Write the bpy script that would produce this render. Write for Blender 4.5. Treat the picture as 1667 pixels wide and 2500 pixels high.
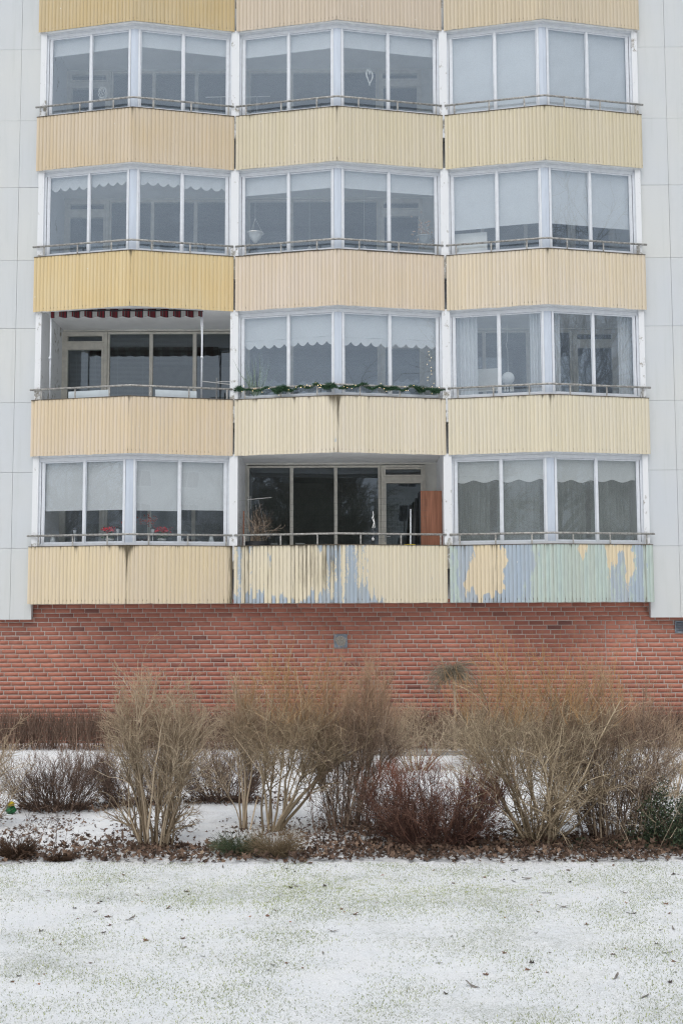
import bpy, math, random
import numpy as np
from mathutils import Matrix, Vector
C = bpy.context.scene
for o in list(bpy.data.objects): bpy.data.objects.remove(o)
R = math.radians

# ---------------------------------------------------------------- camera
cam = bpy.data.cameras.new('camera'); camo = bpy.data.objects.new('camera', cam)
C.collection.objects.link(camo); C.camera = camo
cam.sensor_fit = 'VERTICAL'; cam.sensor_height = 36; cam.lens = 40.32
cam.clip_start = 0.1; cam.clip_end = 1500
PITCH, YAW, ROLL = .0859, .002, -.0035
camo.matrix_world = (Matrix.Translation((0, -21.022, 2.4)) @ Matrix.Rotation(YAW, 4, 'Z')
                     @ Matrix.Rotation(math.pi/2 + PITCH, 4, 'X') @ Matrix.Rotation(ROLL, 4, 'Z'))

# ---------------------------------------------------------------- sky, sun, exposure
SUN_EL, SUN_AZ = R(55), R(188)          # azimuth clockwise from +Y (north): sun behind the camera, veiled
w = bpy.data.worlds.new('World'); C.world = w; w.use_nodes = True
nt = w.node_tree; nt.nodes.clear()
out = nt.nodes.new('ShaderNodeOutputWorld'); bg = nt.nodes.new('ShaderNodeBackground')
sky = nt.nodes.new('ShaderNodeTexSky'); sky.sky_type = 'NISHITA'; sky.sun_disc = False
sky.sun_elevation = SUN_EL; sky.sun_rotation = SUN_AZ; sky.dust_density = 8; sky.air_density = 1.2
hs = nt.nodes.new('ShaderNodeHueSaturation'); hs.inputs['Saturation'].default_value = .30
nt.links.new(sky.outputs[0], hs.inputs['Color'])
cl = nt.nodes.new('ShaderNodeMix'); cl.data_type = 'RGBA'; cl.inputs[0].default_value = .6      # even cloud cover
cl.inputs[7].default_value = (5.6, 6.0, 6.6, 1); nt.links.new(hs.outputs[0], cl.inputs[6])
nt.links.new(cl.outputs[2], bg.inputs[0]); bg.inputs[1].default_value = .14
nt.links.new(bg.outputs[0], out.inputs[0])
sl = bpy.data.lights.new('sun', 'SUN'); sl.energy = .75; sl.angle = R(40); sl.color = (1, .97, .93)
so = bpy.data.objects.new('sun', sl); C.collection.objects.link(so)
so.rotation_euler = (R(90) - SUN_EL, 0, -SUN_AZ + math.pi)
sd = Vector((math.sin(SUN_AZ)*math.cos(SUN_EL), math.cos(SUN_AZ)*math.cos(SUN_EL), math.sin(SUN_EL)))
so.rotation_euler = sd.to_track_quat('Z', 'Y').to_euler()
C.view_settings.view_transform = 'Standard'; C.view_settings.look = 'None'
C.view_settings.exposure = 0.0; C.view_settings.gamma = 1
C.render.engine = 'CYCLES'
C.cycles.max_bounces = 12; C.cycles.diffuse_bounces = 7; C.cycles.transparent_max_bounces = 24; C.cycles.glossy_bounces = 4
C.cycles.use_denoising = True; C.cycles.denoiser = 'OPENIMAGEDENOISE'; C.cycles.denoising_input_passes = 'RGB_ALBEDO_NORMAL'; C.cycles.denoising_prefilter = 'NONE'; C.cycles.use_adaptive_sampling = False; C.cycles.filter_width = 1.2
C.cycles.sample_clamp_indirect = 4

# ---------------------------------------------------------------- helpers
class MB:
    """collects shapes, build() links them as ONE mesh object"""
    def __init__(s): s.v = []; s.f = []
    def quad(s, a, b, c, d):
        n = len(s.v); s.v += [a, b, c, d]; s.f.append((n, n+1, n+2, n+3)); return s
    def poly(s, pts):
        n = len(s.v); s.v += list(pts); s.f.append(tuple(range(n, n+len(pts)))); return s
    def hexa(s, p):                      # 8 points: bottom 4 ccw, top 4 ccw
        n = len(s.v); s.v += p
        for q in ((0,3,2,1),(4,5,6,7),(0,1,5,4),(1,2,6,5),(2,3,7,6),(3,0,4,7)): s.f.append(tuple(n+i for i in q))
        return s
    def box(s, x0, x1, y0, y1, z0, z1):
        return s.hexa([(x0,y0,z0),(x1,y0,z0),(x1,y1,z0),(x0,y1,z0),(x0,y0,z1),(x1,y0,z1),(x1,y1,z1),(x0,y1,z1)])
    def vbox(s, b, x0, x1, o0, o1, z0, z1):   # box following the V-shaped front line of bay b
        f = lambda x: fl(b, x)
        return s.hexa([(x0,f(x0)+o0,z0),(x1,f(x1)+o0,z0),(x1,f(x1)+o1,z0),(x0,f(x0)+o1,z0),
                       (x0,f(x0)+o0,z1),(x1,f(x1)+o0,z1),(x1,f(x1)+o1,z1),(x0,f(x0)+o1,z1)])
    def tube(s, pts, r, n=6, caps=True):
        pts = [Vector(p) for p in pts]; rs = r if isinstance(r, (list, tuple)) else [r]*len(pts)
        base = len(s.v)
        for i, p in enumerate(pts):
            t = (pts[min(i+1, len(pts)-1)] - pts[max(i-1, 0)]).normalized()
            a = t.cross(Vector((0, 0, 1)) if abs(t.z) < .9 else Vector((1, 0, 0))).normalized(); c = t.cross(a)
            for k in range(n):
                q = 2*math.pi*k/n
                s.v.append(tuple(p + a*math.cos(q)*rs[i] + c*math.sin(q)*rs[i]))
        for i in range(len(pts)-1):
            for k in range(n):
                k2 = (k+1) % n
                s.f.append((base+i*n+k, base+i*n+k2, base+(i+1)*n+k2, base+(i+1)*n+k))
        if caps:
            s.f.append(tuple(base+k for k in range(n))[::-1]); s.f.append(tuple(base+(len(pts)-1)*n+k for k in range(n)))
        return s
    def lathe(s, prof, c=(0,0,0), n=16):
        base = len(s.v)
        for (r, z) in prof:
            for k in range(n):
                q = 2*math.pi*k/n; s.v.append((c[0]+r*math.cos(q), c[1]+r*math.sin(q), c[2]+z))
        for i in range(len(prof)-1):
            for k in range(n):
                k2 = (k+1) % n
                s.f.append((base+i*n+k, base+i*n+k2, base+(i+1)*n+k2, base+(i+1)*n+k))
        return s
    def build(s, name, m, parent=None, loc=None, smooth=False):
        me = bpy.data.meshes.new(name)
        v = s.v if loc is None else [(a-loc[0], b-loc[1], c-loc[2]) for a, b, c in s.v]
        me.from_pydata(v, [], s.f); me.update()
        if smooth: me.polygons.foreach_set('use_smooth', [True]*len(me.polygons))
        me.materials.append(m)
        o = bpy.data.objects.new(name, me); C.collection.objects.link(o)
        if parent is not None: o.parent = parent
        elif loc is not None: o.location = loc
        return o
def np_mesh(name, V, F, m, parent=None, attrs=None, smooth=False):
    """fast mesh from numpy arrays: V (n,3), F (m,k)"""
    V = np.asarray(V, np.float32); F = np.asarray(F, np.int32); k = F.shape[1]
    me = bpy.data.meshes.new(name)
    me.vertices.add(len(V)); me.vertices.foreach_set('co', V.ravel())
    me.loops.add(F.size); me.loops.foreach_set('vertex_index', F.ravel())
    me.polygons.add(len(F)); me.polygons.foreach_set('loop_start', np.arange(0, F.size, k, dtype=np.int32))
    if smooth: me.polygons.foreach_set('use_smooth', np.ones(len(F), bool))
    me.update(calc_edges=True)
    for n, a in (attrs or {}).items():
        at = me.attributes.new(n, 'FLOAT', 'POINT'); at.data.foreach_set('value', np.asarray(a, np.float32))
    me.materials.append(m)
    o = bpy.data.objects.new(name, me); C.collection.objects.link(o)
    if parent is not None: o.parent = parent
    return o
def tag(o, label=None, cat=None, group=None, kind=None):
    if label: o['label'] = label
    if cat: o['category'] = cat
    if group: o['group'] = group
    if kind: o['kind'] = kind
    return o
def empty(name, loc=(0,0,0), parent=None):
    o = bpy.data.objects.new(name, None); C.collection.objects.link(o); o.location = loc
    o.empty_display_size = .1
    if parent is not None: o.parent = parent
    return o

# ---------------------------------------------------------------- materials
def srgb(r, g, b):
    f = lambda c: c/12.92 if c <= .04045 else ((c+.055)/1.055)**2.4
    return (f(r/255), f(g/255), f(b/255), 1)
class NT:
    def __init__(s, name):
        s.m = bpy.data.materials.new(name); s.m.use_nodes = True; s.t = s.m.node_tree; s.t.nodes.clear()
        s.out = s.n('ShaderNodeOutputMaterial')
    def n(s, t, **kw):
        x = s.t.nodes.new(t)
        for k, v in kw.items(): setattr(x, k, v)
        return x
    def put(s, sock, v):
        if isinstance(v, bpy.types.NodeSocket): s.t.links.new(v, sock)
        else: sock.default_value = v
    def math(s, op, a, b=0., clamp=False):
        x = s.n('ShaderNodeMath', operation=op, use_clamp=clamp); s.put(x.inputs[0], a); s.put(x.inputs[1], b); return x.outputs[0]
    def mix(s, f, a, b):
        x = s.n('ShaderNodeMix', data_type='RGBA'); s.put(x.inputs[0], f); s.put(x.inputs[6], a); s.put(x.inputs[7], b); return x.outputs[2]
    def ramp(s, v, a, b):
        x = s.n('ShaderNodeMapRange', interpolation_type='SMOOTHSTEP'); s.put(x.inputs[0], v); x.inputs[1].default_value = a; x.inputs[2].default_value = b; return x.outputs[0]
    def coord(s, sc=(1,1,1), rot=0, kind='Object'):
        c = s.n('ShaderNodeTexCoord'); mp = s.n('ShaderNodeMapping')
        s.t.links.new(c.outputs[kind], mp.inputs[0]); mp.inputs['Scale'].default_value = sc; mp.inputs['Rotation'].default_value = (0,0,rot)
        return mp.outputs[0]
    def noise(s, scale, sc=(1,1,1), detail=4, rough=.55, rot=0, dist=0):
        x = s.n('ShaderNodeTexNoise'); s.put(x.inputs['Vector'], s.coord(sc, rot)); x.inputs['Scale'].default_value = scale
        x.inputs['Detail'].default_value = detail; x.inputs['Roughness'].default_value = rough; x.inputs['Distortion'].default_value = dist
        return x.outputs[0]
    def attr(s, name):
        x = s.n('ShaderNodeAttribute', attribute_name=name); return x.outputs['Fac']
    def bsdf(s, col, rough=.7, metal=0, bump=None, bd=.01, spec=.3, sub=0):
        x = s.n('ShaderNodeBsdfPrincipled'); s.put(x.inputs['Base Color'], col); s.put(x.inputs['Roughness'], rough)
        x.inputs['Metallic'].default_value = metal; x.inputs['Specular IOR Level'].default_value = spec
        if bump is not None:
            b = s.n('ShaderNodeBump'); b.inputs['Strength'].default_value = 1; b.inputs['Distance'].default_value = bd
            s.put(b.inputs['Height'], bump); s.t.links.new(b.outputs[0], x.inputs['Normal'])
        s.t.links.new(x.outputs[0], s.out.inputs[0]); return s.m
def plain(name, c, rough=.6, metal=0, var=.25, scale=6, sc=(1,1,1), spec=.3):
    t = NT(name); n = t.noise(scale, sc)
    d = tuple(x*(1-var) for x in c[:3])+(1,); l = tuple(min(1, x*(1+var*.6)) for x in c[:3])+(1,)
    return t.bsdf(t.mix(t.ramp(n, .3, .7), d, l), rough, metal, spec=spec)
def translucent(name, c, tr=.35, var=.08):
    t = NT(name); n = t.noise(40, (1,1,1)); n2 = t.noise(3)
    d = tuple(x*(1-var) for x in c[:3])+(1,)
    col = t.mix(t.ramp(t.math('ADD', t.math('MULTIPLY', n, .5), t.math('MULTIPLY', n2, .5)), .35, .65), d, c)
    a = t.n('ShaderNodeBsdfDiffuse'); b = t.n('ShaderNodeBsdfTranslucent'); m = t.n('ShaderNodeMixShader')
    t.put(a.inputs[0], col); t.put(b.inputs[0], col); m.inputs[0].default_value = tr
    t.t.links.new(a.outputs[0], m.inputs[1]); t.t.links.new(b.outputs[0], m.inputs[2]); t.t.links.new(m.outputs[0], t.out.inputs[0])
    return t.m
def glass(name, dust_haze=.05, refl=1.7, tint=(.93,.95,.95,1), dust_haze_col=(.62,.66,.68,1), dust_haze_var=.5, dsc=(1,1,.35), dscale=3):
    t = NT(name); ge = t.n('ShaderNodeNewGeometry'); vm = t.n('ShaderNodeVectorMath', operation='DOT_PRODUCT')
    t.t.links.new(ge.outputs['Normal'], vm.inputs[0]); t.t.links.new(ge.outputs['Incoming'], vm.inputs[1])
    sch = t.math('ADD', .04, t.math('MULTIPLY', .96, t.math('POWER', t.math('SUBTRACT', 1., t.math('ABSOLUTE', vm.outputs['Value'])), 5.)))
    tr = t.n('ShaderNodeBsdfTransparent'); gl = t.n('ShaderNodeBsdfGlossy'); df = t.n('ShaderNodeBsdfDiffuse')
    tr.inputs[0].default_value = tint; gl.inputs['Roughness'].default_value = .012; gl.inputs[0].default_value = (.76,.88,1,1); df.inputs[0].default_value = dust_haze_col
    n = t.noise(dscale, dsc, 6, .65); n3 = t.noise(55, (1,1,1), 3)
    w = t.n('ShaderNodeBump'); w.inputs['Distance'].default_value = .004; w.inputs['Strength'].default_value = .18
    t.put(w.inputs['Height'], t.noise(1.6, (1,1,1), 1)); t.t.links.new(w.outputs[0], gl.inputs['Normal'])
    dd = t.math('MULTIPLY', t.math('ADD', t.math('MULTIPLY', t.math('ADD', n, t.math('MULTIPLY', n3, .35)), 2*dust_haze_var), 1-dust_haze_var*1.2), dust_haze, clamp=True)
    m1 = t.n('ShaderNodeMixShader'); m2 = t.n('ShaderNodeMixShader')
    t.put(m1.inputs[0], dd); t.t.links.new(tr.outputs[0], m1.inputs[1]); t.t.links.new(df.outputs[0], m1.inputs[2])
    t.put(m2.inputs[0], t.math('MULTIPLY', sch, refl, clamp=True)); t.t.links.new(m1.outputs[0], m2.inputs[1]); t.t.links.new(gl.outputs[0], m2.inputs[2])
    t.t.links.new(m2.outputs[0], t.out.inputs[0]); return t.m
def parapet_mat(name, base, base2, under=None, under2=None):
    """painted corrugated sheet: streaky paint, grime, paint peeled to older coats (attributes stain, peel, coat)"""
    t = NT(name)
    st = t.noise(1, (38, 38, 1.1), 5, .6); big = t.noise(.9, (1,1,1), 3); spk = t.noise(70, (1,1,.6), 3, .7)
    col = t.mix(t.ramp(t.math('ADD', t.math('MULTIPLY', st, .55), t.math('MULTIPLY', big, .45)), .36, .64), base, base2)
    if under:
        jag = t.noise(1, (17, 17, 1.7), 7, .78); fine = t.noise(42, (1,1,.32), 5, .75)
        j = t.math('ADD', t.math('ADD', t.math('MULTIPLY', t.math('SUBTRACT', jag, .5), 3.6), t.math('MULTIPLY', t.attr('groove'), .22)), t.math('MULTIPLY', t.math('SUBTRACT', fine, .5), 2.4))
        j2 = t.math('ADD', t.math('MULTIPLY', t.math('SUBTRACT', t.noise(1, (11, 11, 2.6), 7, .75), .5), 3.4), t.math('MULTIPLY', t.math('SUBTRACT', fine, .5), 1.2)); c2 = t.math('ADD', t.attr('coat'), j2); u = t.mix(t.ramp(c2, .25, .75), under, under2)
        pv = t.noise(9, (3,3,.5), 4); u = t.mix(t.math('MULTIPLY', t.ramp(pv, .35, .7), .35), u, (.36,.42,.45,1))
        p = t.ramp(t.math('ADD', t.attr('peel'), j), .44, .56)
        col = t.mix(p, col, u)
    col = t.mix(t.math('MULTIPLY', t.attr('tone'), .22), col, tuple(c*.68 for c in base[:3])+(1,)); st2 = t.noise(1, (75, 75, 2.6), 5, .7); g = t.ramp(t.math('ADD', t.attr('stain'), t.math('MULTIPLY', t.math('SUBTRACT', st2, .5), 1.5)), .28, .95)
    col = t.mix(t.math('MULTIPLY', g, .92), col, (.085,.07,.04,1))
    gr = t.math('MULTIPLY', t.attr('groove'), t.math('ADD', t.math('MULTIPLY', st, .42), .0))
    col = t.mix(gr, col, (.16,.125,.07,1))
    col = t.mix(t.ramp(t.noise(23, (1,1,.35), 2), .765, .775), col, (.72,.72,.70,1)); ch = t.ramp(spk, .715, .76); col = t.mix(t.math('MULTIPLY', ch, .5), col, (.2,.14,.08,1))
    return t.bsdf(col, .5, spec=.35)

M = {}
M['white_conc'] = plain('white_painted_concrete', srgb(232,232,230), .8, var=.08, scale=3)
M['soffit'] = plain('soffit_paint', srgb(245,246,247), .85, var=.06, scale=2)
M['alu'] = plain('aluminium_profile', srgb(219,223,228), .4, .05, var=.05, scale=12)
M['alu_post'] = plain('aluminium_corner_panel', srgb(198,207,219), .42, .05, var=.06, scale=12, sc=(1,1,.15))
M['rail'] = plain('weathered_rail_steel', srgb(168,166,161), .5, .25, var=.4, scale=22)
M['cap'] = plain('capping_metal', srgb(104,94,80), .6, .2, var=.4, scale=15)
M['beige_frame'] = plain('beige_painted_timber', srgb(222,218,208), .6, var=.1, scale=8)
M['grey_wall'] = plain('loggia_back_wall_paint', srgb(226,225,219), .85, var=.1, scale=3)
M['floor'] = plain('loggia_floor_concrete', srgb(176,175,170), .8, var=.2)
M['room'] = plain('room_paint', srgb(150,146,138), .9, var=.1)
M['blind'] = translucent('white_blind_fabric', srgb(238,240,242), .3)
M['curtain'] = translucent('sheer_curtain_fabric', srgb(246,248,250), .4)
M['drape'] = translucent('grey_drape', srgb(118,126,122), .25)
M['glass'] = glass('glazing_glass', .12, 3.6, dust_haze_col=(.52,.63,.77,1), dust_haze_var=.35)  # film is part dust, part bluish sky haze painted onto the panes
M['glass_clean'] = glass('window_glass', .012, 3.6, (.8,.83,.82,1))
M['glass_fog'] = glass('misted_glass', .24, 2.4, dust_haze_col=(.50,.55,.55,1), dust_haze_var=.6, dsc=(1,1,.6), dscale=1.7)
M['glass_low'] = glass('lower_glass', .05, 3.0, dust_haze_col=(.56,.62,.68,1))
def wood_board():
    t = NT('reddish_wood_veneer'); n = t.noise(1, (60,60,2), 5); n2 = t.noise(1, (9,9,.7), 4, dist=.6)
    return t.bsdf(t.mix(t.ramp(t.math('ADD', t.math('MULTIPLY', n, .5), t.math('MULTIPLY', n2, .5)), .35, .65), srgb(116,76,57), srgb(152,104,82)), .5)
M['wood'] = wood_board()
M['dark'] = plain('dark_plastic', (.02,.022,.026,1), .5)
M['white_pl'] = plain('white_plastic', srgb(225,225,222), .5, var=.06)
M['red'] = plain('red_petals', (.55,.02,.035,1), .6)
M['orange_red'] = plain('orange_red_flowers', (.55,.09,.05,1), .6)
M['leaf_green'] = plain('houseplant_green', (.05,.10,.04,1), .6, var=.4, scale=30)
M['pale_leaf'] = plain('pale_striped_leaves', (.28,.36,.28,1), .6, var=.4, scale=30)
M['yellow'] = plain('yellow_plastic', (.6,.45,.02,1), .5)
M['steel'] = plain('thin_steel', (.45,.45,.44,1), .35, .7)
M['white_wire'] = plain('white_painted_wire', srgb(235,235,232), .5, var=.05)
M['silver_glass'] = plain('jar_glass', (.55,.58,.6,1), .15, 0, var=.3, spec=.8)
M['pot_grey'] = plain('pale_pot', (.45,.48,.48,1), .6)
M['wire_mesh'] = plain('green_net_wire', (.05,.07,.06,1), .5)
M['twig'] = plain('dry_twigs', (.16,.10,.06,1), .8)
M['needle'] = plain('garland_needles', (.028,.075,.035,1), .7, var=.5, scale=60)
def lamp_mat(name, c, s):
    t = NT(name); e = t.n('ShaderNodeEmission'); e.inputs[0].default_value = c; e.inputs[1].default_value = s
    t.t.links.new(e.outputs[0], t.out.inputs[0]); return t.m
M['bulb'] = lamp_mat('warm_bulb', (1,.75,.38,1), 3.2)

# ---------------------------------------------------------------- the facade's measures
H = 2.72; ZB0 = 2.54; PH = 1.043          # storey, underside of the lowest parapets, parapet height
BX = [(-5.785,-3.893,-2.045), (-2.013,-.093,1.893), (1.938,3.757,5.66)]
APEX = .432
def fl(b, x):
    x0, xa, x1 = BX[b]
    return -APEX*((x-x0)/(xa-x0) if x <= xa else (x1-x)/(x1-xa))
def zb(r): return ZB0 + (4-r)*H            # rows counted from the top, 0..4
ROW = ['cut-off top','top glazed','second glazed','third','lowest']
ROWN = {1:'top-row', 2:'second-row', 3:'third-row', 4:'bottom-row'}
BAY = ['left','middle','right']
ORD = ['first','second','third','fourth']

bld = empty('apartment_building', (0,0,0))
tag(bld, 'apartment block with stacked yellow corrugated balconies over a red brick base', 'building')

# brick base, every brick modelled
def brick_mat(name, gain=1.):
    t = NT(name); sp = t.noise(90, (1,1,1), 4, .7); a = t.attr('tone'); big = t.noise(.35, (1,1,1), 2)
    c = t.mix(t.ramp(a, 0., .4), (.165*gain,.075*gain,.062*gain,1), (.275*gain,.108*gain,.078*gain,1))
    c = t.mix(t.ramp(a, .4, 1.), c, (.362*gain,.152*gain,.108*gain,1))
    c = t.mix(t.math('MULTIPLY', t.ramp(big, .42, .62), .45), c, (.39*gain,.163*gain,.112*gain,1))
    c = t.mix(t.math('MULTIPLY', t.ramp(sp, .55, .75), .2), c, (.12,.06,.05,1))
    return t.bsdf(c, .85, bump=sp, bd=.003)
M['brick'] = brick_mat('red_brick', 1.36); M['brick_pale'] = brick_mat('paler_infill_brick', 1.55)
tm = NT('mortar'); mn = tm.noise(14, (1,1,1), 5, .7); mn2 = tm.noise(.6, (1,1,2), 3)
M['mortar'] = tm.bsdf(tm.mix(tm.ramp(tm.math('ADD', tm.math('MULTIPLY', mn, .5), tm.math('MULTIPLY', mn2, .5)), .35, .62), (.34,.28,.245,1), (.53,.47,.425,1)), .95)
rng = np.random.default_rng(3)
BW, BHT, JT = .267, .0832, .0138
PX0, PX1, PZ0, PZ1 = 4.823, 5.382, 1.415, 2.205      # the filled-in opening
def brick_rows():
    V, F, T = [[], []], [[], []], [[], []]
    off = 0.; step = .25
    for c in range(34):
        z0 = -.2 + c*BHT; z1 = z0 + BHT - JT
        off += step*BW
        if rng.random() < .14: step = -step
        for k in range(-1, 76):
            x0 = -10 + (off % BW) + k*BW + rng.normal(0, .0015); x1 = x0 + BW - JT + rng.normal(0, .0015)
            spans = [(x0, x1, 0)]
            if z0 > PZ0-.03 and z1 < PZ1+.02:
                spans = []
                xs = sorted({x0, x1, *[q for q in (PX0, PX1) if x0 < q < x1]})
                for a, b in zip(xs[:-1], xs[1:]):
                    inside = a >= PX0-.001 and b <= PX1+.001
                    a2 = a + (.006 if a in (PX0, PX1) else 0); b2 = b - (.006 if b in (PX0, PX1) else 0)
                    if b2-a2 > .02: spans.append((a2, b2, 1 if inside else 0))
            for a, b, w_ in spans:
                y0 = .3 + float(np.clip(rng.normal(0, .0006), -.0012, .0008)) + (.0003 if w_ else 0); y1 = .32
                n = len(V[w_]); tz = rng.normal(0, .0012)
                V[w_] += [(a,y0,z0+tz),(b,y0,z0+tz),(b,y1,z0+tz),(a,y1,z0+tz),(a,y0,z1+tz),(b,y0,z1+tz),(b,y1,z1+tz),(a,y1,z1+tz)]
                F[w_] += [(n,n+1,n+5,n+4),(n+4,n+5,n+6,n+7),(n+3,n+2,n+1,n),(n,n+4,n+7,n+3),(n+1,n+2,n+6,n+5)]
                tone = rng.beta(4., 2.4) if rng.random() > .035 else rng.random()*.25
                T[w_] += [tone*(.5 if w_ else 1) + (.45 if w_ else 0)]*8
    return V, F, T
V_, F_, T_ = brick_rows()
wall = MB().box(-14, 14, .3014, .55, -.3, 2.62).build('brick_base_wall', M['mortar'], bld)
np_mesh('brick_course_face', V_[0], F_[0], M['brick'], wall, {'tone': T_[0]})
pch = np_mesh('bricked_up_opening', V_[1], F_[1], M['brick_pale'], wall, {'tone': T_[1]}); pch['label'] = 'bricked-up opening of paler brick'

# white panel walls beside the balconies: real open joints between the slabs, screws at their edges
tp = NT('wall_panel_paint'); n1 = tp.noise(.5, (1,1,.6), 3); n2 = tp.noise(5, (1,1,.25), 5, .65); n3 = tp.noise(120, (1,1,1), 2)
ri = tp.n('ShaderNodeNewGeometry'); pc = tp.mix(tp.math('ADD', tp.math('MULTIPLY', tp.ramp(n1, .35, .68), .5), tp.math('MULTIPLY', ri.outputs['Random Per Island'], .5)), srgb(200,205,210), srgb(210,211,207))
pc = tp.mix(tp.math('MULTIPLY', tp.ramp(tp.noise(1, (9,9,.45), 5, .65), .5, .75), .22), pc, srgb(176,182,176))
pc = tp.mix(tp.math('MULTIPLY', tp.ramp(n2, .48, .75), .25), pc, srgb(192,198,197))
M['panel'] = tp.bsdf(tp.mix(tp.math('MULTIPLY', tp.ramp(n3, .6, .7), .12), pc, srgb(170,172,172)), .75)
M['joint'] = plain('panel_joint', (.36,.36,.355,1), .9)
ZJ = [2.255, 3.571, 4.971]
zj = [2.255]
for k in range(12): zj.append((3.571 if k % 2 == 0 else 4.981) + (k//2)*H)
def panel_wall(sgn, edge, xj):
    xs = [edge, xj, xj+sgn*1.2, xj+sgn*2.4, xj+sgn*3.6, xj+sgn*4.8, xj+sgn*6, xj+sgn*8]
    mb = MB(); rr = random.Random(5)
    for i in range(len(xs)-1):
        a, b = sorted((xs[i], xs[i+1]))
        for j in range(len(zj)-1):
            g = .0026; y = .12 + rr.uniform(-.0025, .0025)
            mb.box(a+g, b-g, y, .21, zj[j]+g, zj[j+1]-g)
            if i < 3:
                for zz in np.linspace(zj[j]+.08, zj[j+1]-.08, 4):
                    for xx in (a+.035, b-.035):
                        mb.box(xx-.006, xx+.006, y-.003, y+.001, zz-.006, zz+.006)
    o = mb.build('panel_wall', M['panel'], bld)
    lo, hi = sorted((xs[0]-sgn*.0, xs[-1]))
    MB().box(lo+.012, hi-.012, .205, .30, 2.27, zj[-1]-.02).build('joint_backing', M['joint'], o)
    return o
panel_wall(-1, -5.742, -6.135); panel_wall(1, 5.619, 6.17)

# partition walls between the loggias
tpw = NT('partition_paint'); g1 = tpw.noise(7, (1,1,.7), 6, .7); g2 = tpw.noise(1.2, (1,1,1), 3)
sx = tpw.n('ShaderNodeSeparateXYZ'); tpw.t.links.new(tpw.coord(), sx.inputs[0])
lvl = tpw.math('FRACT', tpw.math('MULTIPLY', tpw.math('SUBTRACT', sx.outputs[2], ZB0+PH-.42), 1/H))
low_ = tpw.math('SUBTRACT', 1., tpw.ramp(lvl, .10, .30))
M['partition'] = tpw.bsdf(tpw.mix(tpw.ramp(tpw.math('ADD', tpw.math('ADD', g1, tpw.math('MULTIPLY', g2, .3)), tpw.math('MULTIPLY', low_, .16)), .73, .86), srgb(226,228,230), srgb(150,146,136)), .8)
for a, b, yf in ((-5.742,-5.632,.03), (-2.105,-1.955,.02), (1.842,1.992,.02), (5.515,5.617,.03)):
    pw = MB().box(a, b, .30, 1.7, 2.56, 17)
    for r in range(1, 5): pw.box(a, b, yf, .2985, zb(r)+PH-.42, zb(r-1)+.03)
    pw.build('partition_wall', M['partition'], bld)
# peeling patches low on the partition fronts, at rail height
M['patch'] = plain('bare_weathered_concrete', srgb(158,152,140), .95, var=.55, scale=26)

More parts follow.
